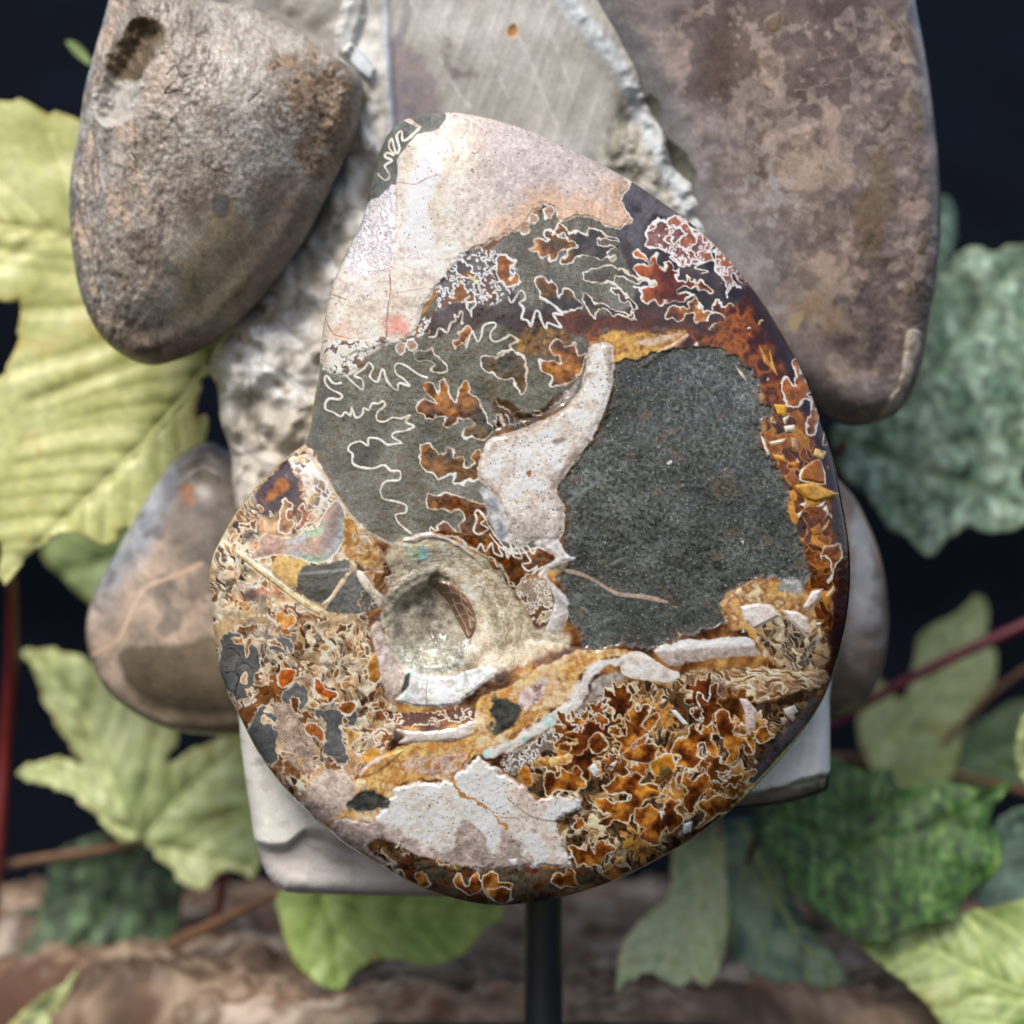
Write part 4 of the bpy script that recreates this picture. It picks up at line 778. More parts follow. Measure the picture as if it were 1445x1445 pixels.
# thin pale edge of the shell at the lower right, fine surface relief everywhere
A.stroke(fS('300,785 312,760 330,728 355,695 385,662 410,640 428,628'), 3.4, C(206, 170, 116), soft=1.5)
A.stroke(fS('428,628 455,668 485,715 505,740'), 5, C(196, 182, 156), soft=2.5); A.stroke(fS('520,752 575,775 620,757'), 4, C(176, 164, 140), soft=2.5)
A.bump(lambda x, y, d: (0.30*fbm(x, y, 6, 3, 221)+0.7*fbm(x, y, 40, 2, 222))*sm(0, 10, d))
for i in range(420):     # tiny calcite splinters in the amber, its white glints painted in with them
    px, py = RG.uniform(300, 1195), RG.uniform(430, 1270)
    ii, jj = int((py-A.y0)/A.step), int((px-A.x0)/A.step)
    nm = A.names[A.pid[ii, jj]]
    if A.d[ii, jj] < 8 or nm not in ('amber_chamber', 'flaked_calcite', 'groundmass', 'frilled_suture', 'fibrous_calcite', 'calcite_flake', 'gold_calcite'): continue
    t = RG.uniform(0, 6.28); L = RG.uniform(3, 9); b = RG.uniform(-2.5, 2.5)
    A.stroke([(px, py), (px+L*0.5*math.cos(t)-b*math.sin(t), py+L*0.5*math.sin(t)+b*math.cos(t)), (px+L*math.cos(t), py+L*math.sin(t))], RG.uniform(1.4, 4.0), [C(236, 222, 200), C(226, 190, 130), C(206, 150, 70), C(60, 38, 24), C(240, 232, 222)][RG.randint(5)], alpha=RG.uniform(0.55, 1))
A.col *= (1+0.15*fbm(A.PX, A.PY, 3.4, 2, 231)+0.10*fbm(A.PX, A.PY, 9, 3, 232)+0.10*fbm(A.PX, A.PY, 34, 3, 233))[..., None]
lumc = A.col.mean(-1, keepdims=True)+1e-4
sat = 0.98; A.col = np.maximum(lumc+(A.col-lumc)*sat, 0.002); A.col *= (np.power(lumc/0.30, 0.24))                                # contrast curve: darks deepened in the colour against the sky reflection's veil
A.col = np.clip(A.col, 0.003, 0.58)
lum = A.col.mean(-1)
A.h += (np.clip(lum-0.12, -0.1, 0.35)*0.8*sm(0, 8, A.d)).astype(f32)
main = empty('ammonite', parent=cluster)
main['label'] = 'large polished ammonite disc with amber chambers and white frilled suture lines'
A.build(main, M_POL, 120, M_STONE, SPEC, back='back_shell')
# ------------------------------------------------------------------ pale matrix between the ammonites
def mshape(d, x, y):
    h = 70*np.sqrt(np.maximum(1-(1-np.minimum(d/70, 1))**2, 0))
    h = h+16*fbm(x, y, 120, 4, 301)*sm(0, 50, d)
    flat = sm(530, 560, x)*sm(930, 840, x+0.35*(y-100))*sm(300, 200, y)
    h = h*(1-flat)+flat*(66+0.05*(x-700))
    lump = sm(600, 420, x)*sm(100, 200, y)
    f1, f2, cid, dx, dy = worley(x+14*fbm(x, y, 40, 2, 302), y+14*fbm(x, y, 40, 2, 303), 58, 304)
    h = h+lump*(22*fbm(x, y, 64, 3, 308)+9*sm(0, 40, f2-f1)-12+1.6*fbm(x, y, 18, 3, 305))
    r = seg_dist(x, y, catmull(fS('780,-30 830,40 880,105 915,180 950,250 990,315 1030,370'), 3, False), False, False)
    h = h+(9+5*fbm(x, y, 30, 3, 309))*np.exp(-(r/18)**2)
    r = seg_dist(x, y, catmull(fS('541,-30 545,60 549,130 552,190'), 3, False), False, False)
    h = h+9*np.exp(-(r/7)**2)
    r = np.hypot((x-955)/20, (y-230)/42); h = h-26*np.exp(-r**2)
    r = np.hypot((x-905)/30, (y-150)/24); h = h-14*np.exp(-r**2)
    r = np.hypot((x-525)/16, (y-270)/26); h = h-46*np.exp(-r**2)
    r = np.hypot((x-440)/26, (y-370)/40); h = h-30*np.exp(-r**2)
    r = np.hypot((x-408)/40, (y-440)/24); h = h-24*np.exp(-r**2)
    rough = sm(850, 880, x+0.3*(y-200))*sm(1010, 980, x)
    h = h+rough*8*fbm(x, y, 26, 4, 306)
    return h
MX = Slab(fS('170,-60 300,-150 560,-190 830,-160 950,0 1010,150 1080,400 1040,620 800,720 480,720 345,735 322,690 318,640 304,590 297,540 283,505 330,440 420,330 480,200 400,60 240,60'), 2.0, 225, mshape, kref=165)
def mcol(x, y, d):
    c = mott([C(176, 170, 160), C(196, 190, 180), C(206, 204, 200)], 60, 311, k=1.2)(x, y, d)
    tp = mott([C(162, 158, 150), C(180, 175, 167), C(198, 195, 190)], 90, 312, octv=5, k=1.2)(x, y, d)
    streak = fbm(x*0.9+y*0.32, (y-2.2*x)*0.04, 6, 3, 313)
    tp = tp*(1+0.16*streak)[..., None]
    flat = sm(520, 545, x)*sm(920, 850, x+0.35*(y-100))*sm(330, 260, y)
    c = mixc(c, tp, flat)
    rt = mott([C(110, 106, 92), C(150, 144, 130), C(178, 174, 164), C(136, 126, 108)], 30, 314, k=1.3)(x, y, d)
    c = mixc(c, rt, sm(845, 885, x+0.35*(y-150)))
    p = seg_dist(x, y, catmull(fS('552,60 580,70 600,100 618,140 660,190 640,210 560,210 550,150'), 2))+9*fbm(x, y, 26, 3, 315)
    c = mixc(c, mott([C(124, 116, 128), C(140, 128, 130), C(150, 132, 122)], 18, 316)(x, y, d), 0.85*sm(-6, 6, p))
    r = seg_dist(x, y, catmull(fS('575,-10 572,30 560,60'), 3, False), False, False)
    c = mixc(c, np.broadcast_to(C(132, 130, 140), c.shape), 0.6*sm(9, 2, r))
    r = seg_dist(x, y, catmull(fS('780,-30 830,40 880,105 915,180 950,250 990,315'), 3, False), False, False)
    c = mixc(c, np.broadcast_to(C(196, 202, 206), c.shape), 0.75*sm(22, 6, r+5*fbm(x, y, 14, 3, 317)))
    r = seg_dist(x, y, catmull(fS('541,-30 545,60 549,130 552,190'), 3, False), False, False)
    c = mixc(c, np.broadcast_to(C(196, 202, 214), c.shape), 0.7*sm(8, 3, r))
    for q in ('578,0 610,60 640,120 662,150', '730,48 750,90 765,130 790,185', '690,60 705,110 718,140', '755,-10 790,80 810,140', '628,20 632,70 634,110'):
        r = seg_dist(x, y, catmull(fS(q), 2, False), False, False)
        c = mixc(c, np.broadcast_to(C(206, 204, 198), c.shape), 0.5*sm(2.6, 0.6, r+1.5*fbm(x, y, 10, 2, 318)))
    r = seg_dist(x, y, catmull(fS('632,55 630,90 640,104 665,105'), 3, False), False, False)
    c = mixc(c, np.broadcast_to(C(112, 100, 92), c.shape), 0.6*sm(9, 2, r+4*fbm(x, y, 10, 2, 319)))
    lf = sm(560, 520, x)*sm(90, 140, y)
    c = mixc(c, mott([C(176, 168, 152), C(200, 194, 182), C(218, 214, 206), C(226, 226, 224), C(166, 154, 134)], 44, 320, k=1.2)(x, y, d), lf)
    br = sm(0.32, 0.6, fbm(x, y, 34, 4, 321))
    c = mixc(c, np.broadcast_to(C(128, 110, 84), c.shape), 0.22*br*lf)
    st = sm(540, 600, y)
    c = mixc(c, (mott([C(186, 176, 158), C(206, 198, 186), C(150, 140, 122)], 30, 322)(x*1.0, y*0.35, d)), st*sm(480, 440, x))
    f1, f2, cid, dx, dy = worley(x+14*fbm(x, y, 40, 2, 302), y+14*fbm(x, y, 40, 2, 303), 58, 304)
    c = c*(1+0.10*fbm(x, y, 5, 3, 325)+0.12*fbm(x, y, 40, 3, 326))[..., None]
    return mixc(c, np.broadcast_to(C(96, 82, 60), c.shape), 0.35*sm(10, 1, f2-f1+6*fbm(x, y, 16, 3, 323))*lf*sm(330, 250, np.abs(y-300)))  # brown shade of the grooves between lumps, put into the colour
MX.col[:] = mcol(MX.PX, MX.PY, MX.d)*0.98; MX.rough[:] = 0.55
ang = MX
ang.paint(fS('721,35 728,34 731,46 724,54 716,50 717,40'), C(176, 130, 84), dh=-3, part='pit', line=C(206, 176, 140), lw=2)
ang.paint(fS('497,60 515,75 533,98 526,122 505,106 480,78'), mott([C(186, 190, 194), C(206, 208, 208)], 14, 331), soft=1.2, dh=10, bev=6, part='rock_chip', n=1)
ang.paint(fS('495,-20 520,0 512,40 490,90 470,60 480,20'), mott([C(196, 196, 192), C(214, 212, 206)], 16, 332), soft=3, jag=3, dh=14, bev=12, part='rock_chip')
ang.paint(fS('510,175 528,190 530,215 515,222 503,205'), mott([C(196, 198, 194), C(214, 214, 210)], 16, 333), soft=3, jag=2, dh=12, bev=9, part='rock_chip')
mat_part = empty('matrix_rock', parent=cluster); mat_part['label'] = 'pale chalky rock joining the ammonites'
ang.build(mat_part, M_CHALK, 150, M_CHALK, SPEC, back='back_face')

# lower pale block
def bshape(d, x, y):
    h = 70*np.sqrt(np.maximum(1-(1-np.minimum(d/34, 1))**2, 0))
    f = sm(-12, 12, (y-1165)-0.10*(x-400)-26*sm(440, 410, x)+10*fbm(x, y, 60, 2, 341))*sm(900, 800, x)
    g = sm(-10, 10, (y-1100)+0.30*(x-1110)+6*fbm(x, y, 30, 3, 343))*sm(980, 1010, x)
    return h-f*16*sm(0, 60, 1262-y)-g*34+1.6*fbm(x, y, 40, 4, 342)*sm(0, 10, d)
BK = Slab(fS('338,1010 336,900 420,800 1080,800 1166,905 1169,985 1170,1050 1169,1108 1160,1118 1115,1132 1060,1140 1000,1150 900,1200 760,1258 690,1263 560,1262 425,1259 398,1252 376,1232 362,1195 354,1140 345,1080'), 2.0, 140, bshape, smooth=2)
def bcol(x, y, d):
    c = mott([C(206, 200, 188), C(222, 218, 208), C(230, 228, 222)], 60, 351)(x, y, d)
    f = sm(-6, 6, (y-1165)-0.10*(x-400)-30*sm(440, 410, x)+10*fbm(x, y, 60, 2, 341))
    c = mixc(c, mott([C(176, 168, 162), C(188, 180, 174), C(196, 190, 184)], 40, 352)(x, y, d), f*sm(900, 800, x))
    st = fbm(x*0.5+y*0.1, y*1.5-x*0.5, 26, 4, 353)
    c = mixc(c, np.broadcast_to(C(150, 138, 122), c.shape), 0.55*sm(0.35, 0.75, st)*sm(900, 800, x))
    rt = mott([C(214, 212, 206), C(226, 224, 218), C(234, 232, 228)], 30, 354)(x*1.6+y*0.3, y*0.3, d)
    rt = mixc(rt, mott([C(120, 112, 100), C(156, 148, 136), C(98, 90, 80)], 20, 355)(x, y, d), sm(-10, 8, (y-1108)+0.20*(x-1110)+8*fbm(x, y, 20, 3, 356)))
    return mixc(c, rt, sm(900, 960, x))
BK.col[:] = np.minimum(bcol(BK.PX, BK.PY, BK.d)*1.12, 0.74); BK.rough[:] = 0.34
low = empty('lower_matrix', parent=cluster); low['label'] = 'cream sawn rock block at the foot of the disc'
BK.build(low, M_CHALK, 200, M_CHALK, SPEC, back='back_face', rings=[(1, 0), (1, 0.5), (0.98, 0.9), (0.9, 1), (0.4, 1)])

# ------------------------------------------------------------------ upper left ammonite
def dome(R, H, p=2.0, tilt=(0, 0), c=(0, 0), seed=0, amp=3.0, sc=70):
    def f(d, x, y):
        t = 1-np.minimum(d/R, 1); h = H*np.power(np.maximum(1-t**p, 0), 1/p)
        h = h+sm(0, R, d)*((x-c[0])*tilt[0]+(y-c[1])*tilt[1])
        return h+amp*fbm(x, y, sc, 4, seed)*sm(0, 20, d)
    return f
P1 = Slab(fS('109,180 116,130 127,85 140,40 154,-10 172,-70 215,-120 270,-110 290,-60 288,-15 305,0 345,5 385,22 425,45 465,72 500,98 511,118 508,150 496,195 478,235 455,282 428,335 392,385 350,435 305,477 258,502 212,514 175,503 143,478 120,440 105,390 97,335 95,270 101,220'),
          1.6, 150, dome(220, 146, 2.0, (0.06, -0.04), (300, 250), 401, 2.5, 90), kref=128, soften=36)
def p1col(x, y, d):
    c = mott([C(112, 104, 98), C(134, 128, 122), C(150, 146, 140), C(122, 116, 108)], 46, 411, k=1.3)(x, y, d)
    fr = sm(-0.15, 0.45, fbm(x, y, 5, 3, 412)+0.5*fbm(x, y, 60, 2, 413)); zone = sm(210, 260, x+0.2*(y-200))*sm(330, 260, y-0.2*(x-300))
    c = mixc(c, np.broadcast_to(C(176, 176, 174), c.shape), 0.55*fr*zone)
    bz = seg_dist(x, y, catmull(fS('390,70 450,80 500,110 500,180 470,230 440,250 420,180 400,120'), 2))+22*fbm(x, y, 26, 3, 414)
    c = mixc(c, mott([C(82, 66, 50), C(120, 98, 76), C(150, 132, 112), C(66, 54, 42)], 9, 415, k=1.4)(x, y, d), 0.85*sm(-12, 16, bz))
    gz = seg_dist(x, y, catmull(fS('300,290 345,320 360,380 320,440 270,440 250,400 275,350'), 2))+16*fbm(x, y, 30, 3, 416)
    c = mixc(c, mott([C(124, 116, 98), C(138, 130, 110), C(116, 108, 94)], 24, 417)(x, y, d), 0.9*sm(-8, 10, gz))
    sz = seg_dist(x, y, catmull(fS('360,240 420,240 440,300 400,370 360,400 350,320'), 2))+14*fbm(x, y, 40, 3, 418)
    c = mixc(c, mott([C(114, 104, 96), C(126, 116, 108)], 30, 419, g=0.05)(x, y, d), 0.9*sm(-10, 14, sz))
    low = sm(420, 500, y+0.9*(x-250)*-0.2+14*fbm(x, y, 30, 3, 420))
    c = mixc(c, mott([C(84, 74, 66), C(120, 108, 98), C(96, 86, 78)], 18, 421, k=1.3)(x, y, d), 0.8*low)
    ed = sm(34, 8, d+10*fbm(x, y, 30, 3, 422))*sm(330, 400, x+0.6*(y-250))
    c = mixc(c, mott([C(78, 66, 58), C(110, 92, 78)], 14, 423)(x, y, d), 0.3*ed)
    lf = sm(190, 130, x)
    stripe = fbm(x*2.2, y*0.28, 26, 3, 424)
    c = mixc(c, mott([C(120, 118, 116), C(158, 158, 158), C(100, 94, 90), C(176, 164, 150)], 16, 425, k=1.4)(x*1.5, y*0.5, d), 0.75*lf)
    c = mixc(c, np.broadcast_to(C(178, 152, 132), c.shape), 0.45*sm(0.35, 0.7, fbm(x*1.4, y*0.6, 20, 4, 426))*sm(260, 170, x))
    c = mixc(c, np.broadcast_to(C(70, 64, 62), c.shape), 0.55*sm(0.4, 0.75, fbm(x*1.7, y*0.5, 22, 4, 427))*sm(330, 220, x))
    return c*grain(x.shape, 0.08, 12)
P1.col[:] = p1col(P1.PX, P1.PY, P1.d)*(1+0.20*fbm(P1.PX, P1.PY, 4.5, 3, 451)+0.22*fbm(P1.PX, P1.PY, 24, 4, 452))[..., None]*np.array([1.24, 1.17, 1.08], f32); P1.rough[:] = 0.42
P1.bump(lambda x, y, d: sm(4, 20, d)*0.6*(2.4*fbm(x*1.3, y*0.8, 9, 3, 431)*sm(300, 200, x+0.3*(y-300))*1.3+1.3*fbm(x, y, 6, 3, 432)*sm(330, 260, y)+2.5*fbm(x, y, 7, 2, 433)*sm(430, 470, x)*sm(260, 220, y)))
# the recess at the top left
P1.paint(fS('155,95 172,62 188,38 205,28 224,38 220,58 198,92 188,140 174,166 152,172 141,158 145,125'),
         two(mott([C(112, 98, 78), C(96, 82, 64)], 20, 441), mott([C(176, 170, 160), C(196, 192, 184)], 20, 442), lambda x, y, d: sm(100, 120, y+8*fbm(x, y, 20, 2, 443))), soft=4, jag=5, jscale=22, dh=-32, bev=24, part='recess', rough=0.6, grow=9)
P1.paint(fS('225,75 240,80 246,110 232,140 210,150 200,140 205,110'), mott([C(176, 158, 140), C(190, 176, 162)], 20, 444), soft=8, jag=6, alpha=0.7)
TANL = C(168, 142, 114)
gl = mott([C(108, 104, 98), C(120, 116, 108)], 14, 445)
def fK(t): return [(x*560/1445, y*560/1445) for x, y in fS(t)]
P1.paint(fK('770,745 775,700 795,688 810,710 830,705 840,740 830,790 800,800 775,780'), gl, line=TANL, lw=2.2, part='suture_lobe')
P1.stroke(fK('740,780 750,765 770,785 785,800 830,800 850,795 880,810 890,850 895,890 925,930 935,965'), 1.8, TANL)
P1.paint(fK('585,985 590,945 610,935 625,960 650,960 655,1000 630,1005 600,1000'), gl, line=TANL, lw=2.2, part='suture_lobe')
P1.stroke(fK('585,1075 610,1088 640,1070 680,1065 695,1090 690,1125 650,1130 620,1160 650,1175 690,1185 655,1210 670,1235 720,1235'), 1.9, TANL)
for q in ('760,290 750,315 775,325 790,300', '700,190 705,160 720,165 715,200', '805,190 815,165 825,180 805,210', '620,545 635,510 655,530 640,560', '680,520 695,505 700,560', '565,660 590,640 610,660', '780,560 770,600 765,620',
          '1068,455 1075,420 1110,395', '930,660 932,700 920,735', '545,880 570,870 565,895', '520,900 545,940 580,945', '850,530 880,520 860,560'):
    P1.stroke(fK(q), 1.8, TANL, alpha=0.55, dh=-0.6, wob=2)
for q in ('610,270 640,240 660,280 690,270', '630,300 600,340 650,330', '905,370 930,350 950,330', '480,560 500,600 470,640'):
    P1.stroke(fK(q), 3, C(70, 62, 58), soft=2, dh=-1.5)
e = empty('ammonite', parent=cluster); e['label'] = 'grey pitted ammonite with a brown recess, upper left of the cluster'
P1.build(e, M_PIT, 160, M_PIT, SPEC, back='back_shell')

# ------------------------------------------------------------------ upper right ammonite
P2 = Slab(fS('815,-60 850,-190 960,-300 1110,-320 1220,-260 1262,-150 1284,-50 1296,20 1309,88 1319,160 1327,240 1329,320 1324,395 1314,450 1306,505 1292,550 1268,583 1225,599 1180,595 1130,560 1070,500 1020,430 985,350 960,270 925,180 885,90 840,10'),
          1.8, 180, dome(290, 150, 2.0, (0.03, 0.02), (1120, 250), 501, 2.0, 130), kref=165, soften=60)
def p2col(x, y, d):
    c = mott([C(106, 90, 84), C(122, 106, 98), C(136, 120, 112), C(116, 104, 102)], 90, 511, k=1.2)(x, y, d)
    dk = np.exp(-(((x-1010)/90)**2+((y-110)/80)**2)); c = mixc(c, np.broadcast_to(C(92, 74, 66), c.shape), 0.8*dk)
    w = sm(0.05, 0.45, fbm(x, y, 46, 5, 512)+0.55*np.exp(-(((x-1130)/50)**2+((y-270)/140)**2))+0.5*np.exp(-(((x-1180)/60)**2+((y-430)/60)**2))+0.5*np.exp(-(((x-950)/60)**2+((y-90)/50)**2))-0.35)
    c = mixc(c, np.broadcast_to(C(184, 162, 144), c.shape), 0.8*w)
    fz = sm(0.0, 0.5, fbm(x, y, 12, 4, 513)+0.3*fbm(x, y, 60, 2, 514))*sm(1180, 1080, x)*sm(120, 260, y)
    c = mixc(c, np.broadcast_to(C(180, 176, 172), c.shape), 0.6*fz)
    c = mixc(c, np.broadcast_to(C(186, 170, 156), c.shape), 0.5*sm(0.25, 0.6, fbm(x, y, 15, 4, 531)+0.5*fbm(x, y, 80, 2, 532)))
    c = mixc(c, np.broadcast_to(C(82, 68, 64), c.shape), 0.45*sm(0.3, 0.65, fbm(x, y, 20, 4, 533)))
    gw = np.exp(-(((x-1030)/80)**2+((y-380)/80)**2)); c = mixc(c, np.broadcast_to(C(164, 160, 156), c.shape), 0.7*gw)
    ol = seg_dist(x, y, catmull(fS('1225,210 1255,200 1262,260 1250,330 1230,360 1205,340 1215,270'), 2))+10*fbm(x, y, 24, 3, 515)
    c = mixc(c, mott([C(116, 98, 74), C(136, 116, 92)], 20, 516)(x, y, d), 0.8*sm(-8, 8, ol))
    bl = sm(480, 560, y+0.2*(1200-x)); c = mixc(c, mott([C(96, 88, 86), C(132, 126, 124), C(110, 96, 84)], 26, 517, k=1.3)(x, y, d), 0.7*bl)
    le = sm(46, 14, d+8*fbm(x, y, 30, 3, 518))*sm(1000, 960, x-0.2*y)
    c = mixc(c, np.broadcast_to(C(150, 152, 154), c.shape), 0.7*le)
    c = mixc(c, np.broadcast_to(C(168, 162, 164), c.shape), 0.45*sm(1060, 900, x-0.25*y+50*fbm(x, y, 70, 3, 519)))
    return c*grain(x.shape, 0.05, 14)
P2.col[:] = p2col(P2.PX, P2.PY, P2.d)*(1+0.14*fbm(P2.PX, P2.PY, 5, 3, 551)+0.22*fbm(P2.PX, P2.PY, 24, 4, 552))[..., None]*np.array([0.86, 0.85, 0.86], f32); P2.rough[:] = 0.3
def fL(t): return [(900+x*640/1445, y*640/1445) for x, y in fS(t)]
LT = C(138, 122, 110); ok2 = mott([C(124, 106, 86), C(108, 92, 80)], 14, 521)
for t in ('750,0 790,60 800,90 820,100 800,140 815,165 835,150 850,90 830,60 870,90 900,180 915,240 880,180 840,110', '855,310 880,300 905,350 910,380 885,375 865,340', '875,395 910,390 915,410 890,420', '700,330 740,380 770,405 790,380 815,375 780,425 740,395 710,360',
          '890,790 905,740 930,745 935,770 915,800 940,810 890,810', '860,620 880,615 885,640 865,640', '400,70 430,45 460,40 455,90 425,105', '860,840 880,830 880,860 865,865', '600,155 625,150 620,170', '850,900 870,890 880,930 855,950'):
    P2.paint(fL(t), ok2, line=LT, lw=1.8, dh=1.2, bev=4, part='shell_flake', n=2)
for q in ('500,290 560,280 640,255 700,250 760,265 860,240 920,240', '690,240 680,200 710,170 735,100', '700,250 710,300 700,340', '780,430 840,435 870,460 880,500 850,480', '830,600 850,640 830,660 860,700 840,740', '665,640 680,700 690,750'):
    P2.stroke(fL(q), 2.0, LT, dh=0.8, wob=2)
P2.paint(fL('480,990 530,950 600,960 650,1000 620,1060 560,1050 520,1020'), mott([C(180, 160, 142), C(160, 130, 104), C(186, 170, 154)], 20, 523), soft=10, jag=8, alpha=0.8)
P2.paint(fL('905,1060 880,1180 840,1280 790,1330 770,1320 830,1220 850,1100 860,1050'), mott([C(176, 152, 122), C(196, 184, 172), C(140, 118, 92)], 14, 524), soft=3, jag=2, dh=2, rough=0.2)
P2.paint(fL('730,1230 790,1180 820,1100 850,1060 830,1160 780,1260'), C(74, 66, 64), soft=8, jag=6, alpha=0.8)
P2.paint(fL('30,300 60,310 70,370 40,400 0,390'), mott([C(84, 84, 70), C(110, 108, 92)], 12, 525), soft=3, jag=3, dh=-10, bev=10, part='recess'); P2.paint(fL('60,430 140,470 180,540 170,610 120,580 60,500'), mott([C(96, 94, 78), C(124, 120, 104)], 12, 526), soft=3, jag=3, dh=-12, bev=14, part='recess')
P2.paint(fL('480,1020 520,990 530,1000 500,1060'), C(176, 156, 124), soft=2)
P2.bump(lambda x, y, d: sm(2, 20, d)*(0.9*fbm(x, y, 16, 4, 527)*(0.4+sm(1180, 1260, x))))
e = empty('ammonite', parent=cluster); e['label'] = 'large smooth brown mottled ammonite at the upper right of the cluster'
P2.build(e, M_STONE, 170, M_STONE, SPEC, back='back_shell')

# ------------------------------------------------------------------ small ammonites low at the sides
P3 = Slab(fS('245,648 272,630 300,624 330,640 400,680 500,760 520,900 460,1010 380,1030 330,1037 285,1037 240,1030 200,1013 165,988 142,960 128,925 122,890 128,852 148,808 172,765 198,718 222,680'),
          2.4, 300, dome(120, 90, 2.2, (0.0, 0.0), (300, 830), 601, 3, 90), kref=295, soften=30)
def p3col(x, y, d):
    c = mott([C(150, 132, 116), C(176, 156, 138), C(190, 168, 148), C(136, 124, 112)], 50, 611, k=1.2)(x, y, d)
    c = mixc(c, mott([C(130, 136, 144), C(160, 166, 174), C(104, 102, 98)], 34, 612, k=1.3)(x, y, d), 0.85*sm(60, 25, d+14*fbm(x, y, 40, 3, 613))*sm(900, 800, y))  # bluish-grey reflection along the rim, painted into the colour
    t = seg_dist(x, y, catmull(fS('245,640 310,625 330,720 320,800 280,800 240,770 235,700'), 2))+14*fbm(x, y, 30, 3, 614)
    c = mixc(c, mott([C(96, 90, 82), C(124, 116, 106), C(110, 96, 84)], 24, 615)(x, y, d), 0.85*sm(-12, 16, t))
    t = np.hypot(x-265, (y-695))+10*fbm(x, y, 14, 3, 616); c = mixc(c, np.broadcast_to(C(168, 110, 70), c.shape), 0.7*sm(20, 6, t))
    t = seg_dist(x, y, catmull(fS('165,922 200,912 260,905 330,895 420,930 400,1040 300,1040 220,1010 185,975'), 2))+5*fbm(x, y, 20, 3, 617)
    c = mixc(c, mott([C(104, 92, 74), C(118, 106, 86)], 40, 618)(x, y, d), 0.92*sm(-5, 8, t))
    t = seg_dist(x, y, catmull(fS('300,690 320,640 345,650 340,800 300,880 305,780'), 2)); c = mixc(c, np.broadcast_to(C(88, 82, 74), c.shape), 0.6*sm(-14, 14, t))
    dk = sm(0.4, 0.7, fbm(x, y, 26, 4, 619))*sm(900, 840, y); return mixc(c, np.broadcast_to(C(84, 74, 66), c.shape), 0.6*dk)
P3.col[:] = p3col(P3.PX, P3.PY, P3.d)*(0.95+0.22*fbm(P3.PX, P3.PY, 26, 4, 621)+0.12*fbm(P3.PX, P3.PY, 7, 3, 622))[..., None]; P3.rough[:] = 0.28
P3.stroke(fS('128,925 165,905 180,875 205,830 240,815 285,795'), 5, C(206, 176, 150), soft=3)
e = empty('ammonite', parent=cluster); e['label'] = 'small tan and grey ammonite at the lower left, behind the polished disc'
P3.build(e, M_STONE, 110, M_STONE, SPEC, back='back_shell', keep_whole=True)
P4 = Slab(fS('1060,720 1150,665 1195,690 1222,735 1242,790 1252,850 1250,915 1236,965 1212,1000 1170,1016 1110,1010 1060,960 1030,840'), 2.4, 290, dome(90, 80, 2.2, seed=651, amp=2.5))
def p4col(x, y, d):
    c = mott([C(96, 86, 80), C(130, 122, 116), C(112, 96, 86)], 40, 661, k=1.3)(x, y, d)
    c = mixc(c, mott([C(150, 154, 160), C(176, 176, 176)], 20, 662)(x, y, d), 0.75*sm(24, 8, np.abs(x-1218+0.05*(y-820))+10*fbm(x, y, 26, 3, 663))*sm(110, 60, np.abs(y-800)))
    c = mixc(c, np.broadcast_to(C(190, 164, 146), c.shape), 0.7*sm(14, 4, d+4*fbm(x, y, 18, 3, 664))*sm(860, 760, y))
    return mixc(c, np.broadcast_to(C(88, 72, 56), c.shape), 0.6*sm(900, 980, y))
P4.col[:] = p4col(P4.PX, P4.PY, P4.d)*1.0; P4.rough[:] = 0.28
e = empty('ammonite', parent=cluster); e['label'] = 'brown ammonite edge peeking out behind the disc on the right'
P4.build(e, M_STONE, 110, M_STONE, SPEC, back='back_shell', keep_whole=True)

# ------------------------------------------------------------------ stand and the slab behind it
M_BLK = plain('black_lacquer', (0.008, 0.008, 0.010), rough=0.35, n_scale=300, n_amt=0.3, bump=0.1)
stand = empty('display_stand', tuple(pt(768, 1460, 240)))
tag(stand, 'black metal display stand with round rod holding up the fossil', 'stand')
def stand_pt(x, z, dep): return np.array([x*U, dep*U, Z0+z*U])
sl = np.array(stand.location)
kx = (767-C0)*kk(240)
tube('rod', [stand_pt(kx, z, 240)-sl for z in (-806, -700, -600, -420)], [29*U, 29*U, 28.5*U, 28*U], M_BLK, stand, seg=28)
def bevel_box(name, x0, x1, y0, y1, z0, z1, b, mat, parent, off):
    V = []; F = []
    lev = [(z0, 0), (z1-b, 0), (z1-b*0.3, b*0.3), (z1, b)]
    for z, i in lev:
        a = [(x0+i+b, y0+i), (x1-i-b, y0+i), (x1-i, y0+i+b), (x1-i, y1-i-b), (x1-i-b, y1-i), (x0+i+b, y1-i), (x0+i, y1-i-b), (x0+i, y0+i+b)]
        V += [stand_pt(p, z, q)-off for p, q in a]
    n = 8
    for l in range(len(lev)-1):
        for k in range(n): F.append((l*n+k, l*n+(k+1) % n, (l+1)*n+(k+1) % n, (l+1)*n+k))
    for base, rev in ((0, 1), ((len(lev)-1)*n, 0)):
        for k in range(1, 4):
            q = [base+0, base+k, base+k+1] if not rev else [base+0, base+k+1, base+k]
        idx = [base+k for k in range(8)]
        if rev: idx = idx[::-1]
        F += [tuple(idx[:4]), (idx[0], idx[3], idx[4], idx[7]), tuple(idx[4:])]
    return mesh_obj(name, V, F, mat, parent, smooth=False)
bevel_box('base_plate', -230, 330, -60, 330, -878, -800, 10, M_BLK, stand, sl)

